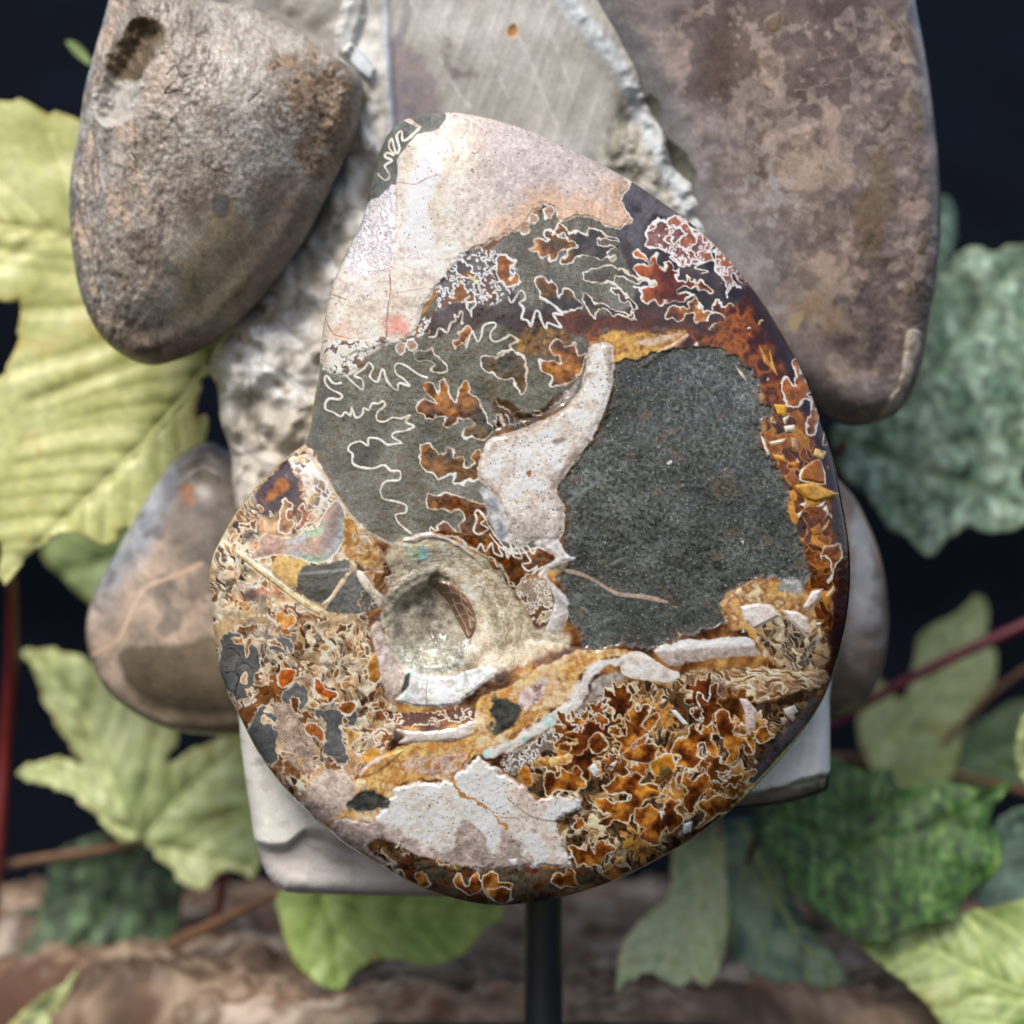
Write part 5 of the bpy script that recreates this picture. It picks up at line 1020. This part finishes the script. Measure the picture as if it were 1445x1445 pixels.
def slab_map(x, v, h): return np.stack([(x)*U, v*U, Z0+(-878+h)*U], -1)
SLAB = Slab([(-1150, 980), (-1000, 700), (-760, 520), (-480, 420), (-200, 362), (100, 350), (300, 355), (520, 420), (760, 470), (1000, 620), (1200, 800), (1150, 1000), (800, 1090), (420, 1130), (100, 1200), (-300, 1180), (-700, 1150), (-1000, 1120)],
            6, 0, lambda d, x, y: 92*np.sqrt(np.maximum(1-(1-np.minimum(d/50, 1))**2, 0))+sm(0, 60, d)*(0.075*(y-350)+30*fbm(x*0.6, y*1.2, 110, 5, 701)+12*fbm(x, y, 24, 3, 702)), mapper=slab_map)
SLAB.PX, SLAB.PY = SLAB.X, SLAB.Y
SLAB.col[:] = mott([C(100, 80, 64), C(138, 114, 92), C(180, 156, 132), C(118, 94, 74), C(208, 188, 168)], 70, 711, octv=5, k=1.5)(SLAB.X*0.5, SLAB.Y*1.6, SLAB.d)
SLAB.col[:] = mixc(SLAB.col, np.broadcast_to(C(132, 72, 46), SLAB.col.shape), 0.22*sm(0.2, 0.6, fbm(SLAB.X*0.6, SLAB.Y*1.4, 60, 3, 712)))
SLAB.col *= np.array([0.74, 0.74, 0.74], f32); SLAB.rough[:] = 0.6
wood = empty('stone_slab', (0, 0, 0))
tag(wood, 'rough brown and cream rock slab lying behind the black stand', 'rock slab')
SLAB.build(wood, M_CHALK, 0.01, M_CHALK, (0, 0, 0), back='underside', rings=[(1, 0), (0.5, 0.5), (0.2, 1)])
# ------------------------------------------------------------------ leaves
def leaf_mat(name, trans=0.2, rough=0.5, bump=0.25):
    m, nt, p = mat_new(name); L = nt.links.new
    at = nd(nt, 'ShaderNodeAttribute', attribute_name='Col'); tc = nd(nt, 'ShaderNodeTexCoord')
    nz = nd(nt, 'ShaderNodeTexNoise'); nz.inputs['Scale'].default_value = 500; nz.inputs['Detail'].default_value = 5
    L(tc.outputs['Object'], nz.inputs['Vector'])
    mr = nd(nt, 'ShaderNodeMapRange'); mr.inputs[1].default_value = 0.3; mr.inputs[2].default_value = 0.7; mr.inputs[3].default_value = 0.85; mr.inputs[4].default_value = 1.15
    L(nz.outputs[0], mr.inputs[0])
    mx = nd(nt, 'ShaderNodeVectorMath', operation='SCALE'); L(at.outputs['Color'], mx.inputs[0]); L(mr.outputs[0], mx.inputs['Scale'])
    L(mx.outputs[0], p.inputs['Base Color']); p.inputs['Roughness'].default_value = rough-0.08; p.inputs['Specular IOR Level'].default_value = 0.45
    bp = nd(nt, 'ShaderNodeBump'); bp.inputs['Strength'].default_value = bump; bp.inputs['Distance'].default_value = 0.0003
    L(nz.outputs[0], bp.inputs['Height']); L(bp.outputs[0], p.inputs['Normal'])
    tr = nd(nt, 'ShaderNodeBsdfTranslucent'); L(mx.outputs[0], tr.inputs['Color'])
    ms = nd(nt, 'ShaderNodeMixShader'); ms.inputs[0].default_value = trans
    L(p.outputs[0], ms.inputs[1]); L(tr.outputs[0], ms.inputs[2]); L(ms.outputs[0], nt.nodes['Material Output'].inputs['Surface'])
    return m
M_LEAF = leaf_mat('sycamore_leaf'); M_DARKLEAF = leaf_mat('felted_leaf', 0.15, 0.65, 0.4)
M_REDSTEM = plain('red_petiole', C(128, 44, 40)*0.8, rough=0.4, n_scale=300, n_amt=0.2)
M_BRNSTEM = plain('brown_twig', C(130, 92, 60)*0.8, rough=0.6, n_scale=300, n_amt=0.3)
M_VEIN = {}
LGROUP = 'sycamore leaves around the fossil'
def teeth(P, amp, wl, seed):
    R = np.random.RandomState(seed); out = []; acc = 0; n = len(P); c = P.mean(0)
    area = 0.5*np.sum(P[:, 0]*np.roll(P[:, 1], -1)-np.roll(P[:, 0], -1)*P[:, 1]); sg = 1 if area > 0 else -1
    ph = 0; k = 1.0
    for i in range(n):
        t = P[(i+1) % n]-P[i-1]; L = np.linalg.norm(P[i]-P[i-1]); t = t/(np.linalg.norm(t)+1e-9)
        ph += L/wl
        if ph > 1: ph -= math.floor(ph); k = R.uniform(0.5, 1.3)
        nrm = np.array([t[1], -t[0]])*sg
        out.append(P[i]+nrm*amp*k*(ph-0.4))
    return np.array(out)
def leaf(label, outline, dep, cols, veins=(), vcol=None, tilt=(0, 0), fold=0.0, ripple=14, seed=1, mat=None, mott_sc=60, mott_st=(1, 1), fine=0.1, stem=None, stem_mat=None, stem_r=(6, 5), tooth=(5, 26), sub=24, side=1, step=4.0, sm_n=5, curl=0.0, vw=5.0):
    """veins: first is the midrib; each a list of points (x, v)"""
    cx, cy = np.mean(outline, 0)
    root = np.array(pt(cx, cy, dep)); o = empty('sycamore_leaf', tuple(root)); tag(o, label, 'leaf', LGROUP)
    P = catmull(outline, sm_n); P = teeth(catmull(P, 2), tooth[0], tooth[1], seed)
    vd = None
    def prof(d, x, y):
        h = -(x-cx)*tilt[0]-(y-cy)*tilt[1]+ripple*fbm(x, y, 130, 3, seed)
        if veins:
            m = seg_dist(x, y, np.array(veins[0]), False, False); h = h+fold*m
            for v in veins:
                m = seg_dist(x, y, np.array(v), False, False); h = h-5*np.exp(-(m/9)**2)
        if curl: h = h-curl*((x-cx)**2+(y-cy)**2)/200
        return h*1.0
    S = Slab(P, step, dep, prof, smooth=0)
    x, y = S.X, S.Y
    c = mott(cols, mott_sc, seed+20, k=1.2)(x*mott_st[0], y*mott_st[1], S.d)
    c = c*(1+fine*1.6*fbm(x, y, 9, 3, seed+30))[..., None]
    c = mixc(c, c*np.array([0.95, 0.72, 0.5], f32), 0.5*sm(0.55, 0.9, fbm(x, y, 46, 4, seed+41))+0.5*sm(8, 1, S.d+6*fbm(x, y, 30, 3, seed+43)))
    vc = vcol if vcol is not None else np.minimum(np.asarray(cols[-1])*1.3, 0.75)
    allv = list(veins); sv = []
    for k, v in enumerate(veins):                          # side veins branch off every main vein
        q = catmull(v, 8, False); ln = np.r_[0, np.cumsum(np.linalg.norm(np.diff(q, axis=0), axis=1))]
        for a in np.arange(sub*0.8, ln[-1], sub)+np.random.RandomState(seed+k).uniform(-0.22, 0.22, len(np.arange(sub*0.8, ln[-1], sub)))*sub:
            p0 = np.array([np.interp(a, ln, q[:, 0]), np.interp(a, ln, q[:, 1])]); p1 = np.array([np.interp(a+6, ln, q[:, 0]), np.interp(a+6, ln, q[:, 1])])
            t = (p1-p0); 
            if np.linalg.norm(t) < 1e-6: continue
            t /= np.linalg.norm(t)
            for sgn in (-1, 1):
                w = 0.85*sgn; dirv = np.array([t[0]*math.cos(w)-t[1]*math.sin(w), t[0]*math.sin(w)+t[1]*math.cos(w)])
                L = 0.42*(ln[-1]-a)+40
                sv.append([tuple(p0), tuple(p0+dirv*L*0.5+t*L*0.05), tuple(p0+dirv*L+t*L*0.22)])
    for v in sv:
        m = seg_dist(x, y, catmull(v, 3, False), False, False)
        c = mixc(c, np.broadcast_to(vc, c.shape), 0.6*np.exp(-(m/2.8)**2)); S.h += (-4.0*np.exp(-(m/(sub*0.24))**2)+1.0*np.exp(-(m/3)**2)).astype(f32)
    for v in veins:
        m = seg_dist(x, y, catmull(v, 4, False), False, False); c = mixc(c, np.broadcast_to(vc, c.shape), 0.6*np.exp(-(m/4)**2))
    S.col = np.clip(c, 0, 1).astype(f32)
    hb = S.h.copy()
    mt = mat or M_LEAF
    # thin blade: front sheet with its own underside
    st = S.step; X = S.X.astype(float).copy(); Y = S.Y.astype(float).copy(); near = (S.d < 0.35*st) & (S.d > -2.2*st)
    X[near], Y[near] = nearest(X[near], Y[near], S.out)
    f = front(S.k, dep, root); P3d = f(X, Y, hb); H, W = X.shape; idx = np.arange(H*W).reshape(H, W)
    ins = S.d > 0.35*st; ok = S.d > -2.2*st
    q_ok = (ok[:-1, :-1] & ok[1:, :-1] & ok[:-1, 1:] & ok[1:, 1:]) & (ins[:-1, :-1] | ins[1:, :-1] | ins[:-1, 1:] | ins[1:, 1:])
    F = np.stack([idx[:-1, :-1][q_ok], idx[1:, :-1][q_ok], idx[1:, 1:][q_ok], idx[:-1, 1:][q_ok]], 1)
    u, inv = np.unique(F, return_inverse=True)
    b = mesh_obj('blade', P3d.reshape(-1, 3)[u], inv.reshape(F.shape), mt, o, S.col.reshape(-1, 3)[u])
    sd = b.modifiers.new('thickness', 'SOLIDIFY'); sd.thickness = 0.00028; sd.offset = 1
    key = tuple(np.round(vc, 3))
    if key not in M_VEIN: M_VEIN[key] = plain('leaf_vein', np.asarray(vc)*0.95, rough=0.5, n_scale=200, n_amt=0.1)
    for v in veins:                                       # raised main veins
        q = catmull(v, 5, False); ii = np.clip(((q[:, 1]-S.y0)/st).round().astype(int), 0, H-1); jj = np.clip(((q[:, 0]-S.x0)/st).round().astype(int), 0, W-1)
        good = S.d[ii, jj] > 2
        if good.sum() < 4: continue
        q = q[good]; hh = hb[ii[good], jj[good]]
        w = f(q[:, 0], q[:, 1], hh+0.5); n = max(len(w)//4, 1)
        tube('vein', list(w[::n]), [vw*0.5*U, vw*0.2*U], M_VEIN[key], o, seg=6, sub=3)
    if stem: tube('petiole', [pt(*q)-root for q in stem], [r*U for r in stem_r], stem_mat or M_REDSTEM, o, seg=10)
    return o
YG = [C(190, 194, 116), C(206, 209, 134), C(220, 222, 156)]; YG2 = [C(166, 180, 116), C(190, 202, 138), C(208, 218, 158)]
DG = [C(22, 40, 20), C(36, 60, 30), C(60, 84, 50), C(96, 118, 82)]; GG = [C(90, 120, 98), C(114, 142, 116), C(138, 164, 140), C(172, 192, 172)]
SG = [C(124, 146, 90), C(154, 174, 114), C(180, 196, 136)]
# big pale leaf on the left, two lobes in view
leaf('big pale yellow-green leaf at the left with long lobe pointing down left', fS('330,470 300,330 250,240 180,190 105,160 60,150 0,134 -90,150 -170,240 -150,330 -60,395 0,422 22,424 26,470 10,520 -20,560 -30,640 -10,700 8,760 15,826 40,790 70,765 110,750 150,770 180,745 215,760 235,715 262,690 285,640 290,590 275,585 280,540 300,520'),
     345, YG, veins=[fS('320,470 250,570 180,650 90,740 18,815'), fS('320,460 200,420 100,330 0,318 -120,290')], seed=801, sub=44, ripple=7, fine=0.05, tilt=(0.12, -0.12), fold=-0.05, tooth=(8, 52), vw=6, stem=[(322, 468, 348), (350, 600, 470), (350, 850, 600), (330, 1120, 700), (300, 1345, 760)], stem_r=(7, 8, 9))
leaf('small rounded green leaf tucked under the big pale leaf', fS('60,780 90,745 150,730 210,740 240,780 220,830 170,858 130,850 95,820'), 860, SG, veins=[fS('230,760 160,790 90,810')], seed=803, tooth=(2, 30), sub=50)
tube_root = None
leaf('yellow-green lobed leaf at lower left over the dark leaf', fS('205,1190 170,1180 130,1140 100,1118 60,1105 26,1092 55,1075 95,1072 120,1085 90,1040 60,990 45,950 28,922 80,920 130,940 165,965 180,1000 215,1010 250,1035 232,1080 270,1060 330,1035 400,1010 420,1080 370,1120 380,1180 360,1232 320,1225 290,1250 262,1245 240,1220'),
     600, YG2, veins=[fS('200,1190 160,1110 110,1000 45,935'), fS('200,1190 260,1120 330,1060'), fS('200,1190 110,1120 40,1092'), fS('200,1190 290,1210 355,1225')], seed=805, sub=40, ripple=16, tooth=(6, 40), stem=[(200, 1190, 602), (150, 1198, 640), (60, 1212, 680), (-60, 1232, 700)], stem_mat=M_BRNSTEM, stem_r=(6, 9), tilt=(0.1, -0.2))
leaf('dark green mottled leaf at the lower left corner', fS('70,1215 110,1190 180,1180 250,1195 300,1230 262,1250 250,1300 225,1370 180,1410 130,1430 70,1480 0,1500 -40,1420 10,1370 50,1310 60,1260'), 700, DG, veins=[fS('200,1190 150,1290 60,1430')], seed=807, mat=M_DARKLEAF, mott_sc=26, mott_st=(1.8, 0.8), fine=0.5, sub=60, tooth=(3, 40), tilt=(0.1, -0.3), vcol=C(84, 110, 70))
leaf('small bright leaf tip in the bottom left corner', fS('112,1362 98,1400 80,1430 60,1470 20,1500 -10,1480 20,1440 60,1405 90,1390'), 520, YG2, veins=[fS('110,1366 70,1420 20,1480')], seed=809, tooth=(3, 20), sub=40)
leaf('dull green leaf edge low at the left border', fS('-40,1340 20,1290 62,1280 60,1330 20,1370 -40,1420'), 860, [C(60, 84, 70), C(84, 104, 84)], veins=[fS('-30,1390 50,1290')], seed=810, tooth=(2, 30))
leaf('bright yellow-green leaf lying under the pale block', fS('392,1262 450,1225 560,1215 660,1240 712,1292 680,1320 650,1350 600,1362 560,1352 520,1358 500,1372 482,1392 455,1385 430,1368 410,1340 396,1300'), 470, [C(140, 168, 84), C(158, 184, 98), C(172, 194, 110)], veins=[fS('420,1240 500,1275 600,1290 705,1295'), fS('440,1240 470,1310 482,1385')], seed=811, sub=50, tooth=(2, 40), tilt=(0.1, -0.5), stem=[(430, 1245, 480), (340, 1285, 560), (240, 1335, 640)], stem_mat=M_BRNSTEM, stem_r=(5, 12))
leaf('pale drooping leaf with dark streaks right of the rod', fS('1000,1178 1025,1172 1028,1230 1030,1290 1022,1340 1000,1380 960,1405 910,1412 872,1405 868,1365 880,1320 910,1290 945,1265 950,1215 960,1185'), 470, [C(150, 170, 124), C(208, 220, 160), C(228, 236, 184)], veins=[fS('1015,1180 990,1270 950,1340 890,1400')], seed=813, sub=40, tooth=(3, 30), tilt=(0.2, -0.45), fold=0.15, mott_st=(1.6, 0.6), stem=[(1015, 1182, 472), (1012, 1120, 540), (1030, 1080, 640), (1080, 1180, 720), (1085, 1340, 760)], stem_r=(4, 5, 6), stem_mat=M_BRNSTEM)
leaf('blue-green folded leaf with a pale stripe beside the pale drooping leaf', fS('1018,1178 1060,1165 1092,1180 1110,1230 1130,1290 1170,1340 1190,1375 1150,1390 1110,1385 1070,1375 1040,1360 1028,1300 1022,1240'), 500, [C(50, 84, 74), C(92, 126, 112), C(170, 194, 160)], veins=[fS('1050,1170 1090,1250 1130,1330 1180,1372')], seed=815, sub=40, tooth=(2, 30), tilt=(-0.2, -0.4), fold=-0.2, vcol=C(176, 194, 130), vw=16)
leaf('broad dark green felted leaf at the lower right with pointed tip', fS('1060,1150 1100,1120 1160,1108 1180,1075 1220,1092 1262,1090 1272,1115 1330,1105 1380,1115 1436,1108 1410,1135 1395,1160 1412,1190 1402,1230 1360,1260 1340,1290 1290,1300 1240,1320 1200,1318 1160,1290 1120,1260 1090,1210'), 430, [C(42, 76, 24), C(56, 94, 34), C(76, 112, 48), C(108, 138, 76)], veins=[fS('1090,1150 1200,1200 1320,1170 1430,1110')], seed=817, mat=M_DARKLEAF, mott_sc=22, mott_st=(2.6, 0.7), fine=0.5, sub=70, tooth=(4, 34), tilt=(0.05, -0.3), vcol=C(84, 118, 56), vw=3, stem=[(1090, 1150, 434), (1060, 1200, 520), (1045, 1290, 600), (1050, 1390, 640)], stem_r=(5, 6), stem_mat=M_BRNSTEM)
leaf('large yellow-green leaf filling the bottom right corner', fS('1205,1322 1250,1326 1290,1312 1340,1302 1400,1290 1500,1280 1560,1380 1520,1500 1400,1540 1340,1480 1318,1430 1280,1390 1240,1360'), 380, [C(132, 152, 80), C(162, 178, 106), C(186, 198, 130)], veins=[fS('1560,1400 1440,1400 1330,1350 1215,1325'), fS('1500,1410 1420,1460 1360,1500')], seed=819, sub=40, tooth=(3, 40), tilt=(0, -0.4), ripple=16, mott_sc=40)
leaf('large grey-green downy leaf on the right behind the brown ammonite', fS('1180,600 1240,560 1270,480 1310,420 1345,372 1375,345 1410,352 1445,342 1520,360 1560,450 1540,560 1490,620 1445,660 1440,680 1455,710 1440,740 1400,752 1360,745 1330,765 1305,786 1280,760 1250,742 1225,700 1190,670'), 560, GG, veins=[fS('1190,620 1290,560 1380,450 1450,360'), fS('1190,620 1290,660 1380,690 1440,720')], seed=821, mat=M_DARKLEAF, mott_sc=30, mott_st=(1.8, 0.9), fine=0.5, sub=60, tooth=(4, 40), tilt=(-0.1, -0.15), vcol=C(140, 166, 130), ripple=4, stem=[(1190, 622, 562), (1165, 760, 620), (1140, 960, 690), (1120, 1180, 760), (1100, 1330, 800)], stem_r=(6, 7, 8))
leaf('sliver of blue-green leaf beside the upper right ammonite', fS('1300,300 1335,278 1348,310 1342,360 1325,410 1300,400'), 760, [C(60, 88, 80), C(84, 112, 100)], veins=[fS('1330,285 1315,400')], seed=823, tooth=(2, 30), mat=M_DARKLEAF)
leaf('pale yellow-green leaf crossed by a red stem on the right', fS('1210,1005 1235,960 1275,985 1300,900 1330,880 1360,865 1385,842 1402,860 1398,900 1410,930 1400,970 1370,1000 1350,1050 1340,1090 1300,1112 1260,1110 1225,1080 1208,1040'), 820, [C(168, 180, 112), C(190, 200, 132), C(206, 214, 150)], veins=[fS('1225,1070 1290,1000 1350,930 1388,850')], seed=825, sub=50, tooth=(3, 40), tilt=(0.1, -0.3), stem=[(1225, 1070, 822), (1190, 1110, 830), (1160, 1200, 830), (1150, 1320, 830)], stem_r=(5, 6), stem_mat=M_BRNSTEM)
leaf('dull green leaf above the dark felted leaf at right', fS('1300,1080 1350,1040 1400,1010 1450,990 1500,1050 1480,1100 1420,1110 1360,1120 1320,1112'), 860, [C(96, 120, 76), C(120, 144, 96)], veins=[fS('1310,1095 1400,1060 1480,1040')], seed=827, tooth=(2, 40))
leaf('pale leaf edge at the right border beside the felted tip', fS('1432,1060 1445,1010 1480,1000 1500,1060 1480,1110 1445,1105'), 420, [C(150, 166, 110), C(172, 188, 132)], veins=[fS('1490,1010 1440,1090')], seed=829, tooth=(3, 20))
leaf('grey-green leaf at the right border under the felted tip', fS('1375,1260 1395,1220 1400,1180 1420,1150 1460,1140 1500,1200 1480,1270 1430,1285 1395,1290'), 560, [C(92, 118, 104), C(120, 146, 128)], veins=[fS('1390,1270 1440,1160')], seed=831, tooth=(2, 30))
leaf('dark leaf deep in the shade at bottom right', fS('1120,1320 1200,1310 1260,1350 1300,1420 1280,1480 1180,1470 1110,1400'), 760, [C(44, 58, 26), C(74, 92, 44)], veins=[fS('1130,1330 1210,1390 1290,1470')], seed=833, tooth=(3, 30), mat=M_DARKLEAF)
leaf('tiny narrow leaf tip against the dark cloth at top left', fS('92,58 108,60 122,74 131,92 122,90 106,78'), 420, [C(120, 150, 84), C(150, 176, 108)], veins=[fS('94,59 112,70 129,90')], seed=835, tooth=(0.5, 20), step=2.0, ripple=2, sub=60, vw=2, stem=[(128, 89, 420), (150, 112, 400), (176, 150, 330)], stem_r=(2, 2), stem_mat=M_BRNSTEM)
# stems
def twig(label, pts, rad, mat, name='twig'):
    q = [pt(*p) for p in pts]; o = tube(name, [a-q[0] for a in q], [r*U for r in rad], mat, seg=12); o.location = tuple(q[0]); tag(o, label, 'stem', 'stems between the leaves'); return o
twig('dark red upright stem below the big pale leaf at left', [(15, 790, 350), (18, 850, 480), (16, 950, 600), (8, 1050, 655), (0, 1160, 660), (-20, 1380, 670)], (9, 10, 11, 11, 12), M_REDSTEM)
twig('crimson slanting stem at the right in front of the pale leaf', [(1150, 1035, 700), (1210, 1000, 690), (1270, 965, 680), (1340, 930, 670), (1445, 882, 650), (1560, 830, 640)], (7, 9, 10, 11), plain('crimson_petiole', C(122, 30, 50)*0.8, rough=0.4, n_scale=300, n_amt=0.2))
twig('thin olive brown twig crossing low behind the disc at right', [(1150, 1068, 830), (1230, 1072, 830), (1300, 1085, 830), (1380, 1100, 820), (1460, 1120, 810)], (8, 8, 7), M_BRNSTEM)
twig('brown twig curving up to the right border', [(1330, 1050, 790), (1370, 1010, 790), (1410, 970, 780), (1470, 930, 770)], (5, 6, 6), M_BRNSTEM)
twig('short brown woody twig at the bottom right', [(1050, 1470, 560), (1110, 1420, 600), (1180, 1375, 620), (1240, 1345, 640)], (20, 17, 12, 9), M_BRNSTEM)
print('objects', len(bpy.data.objects))
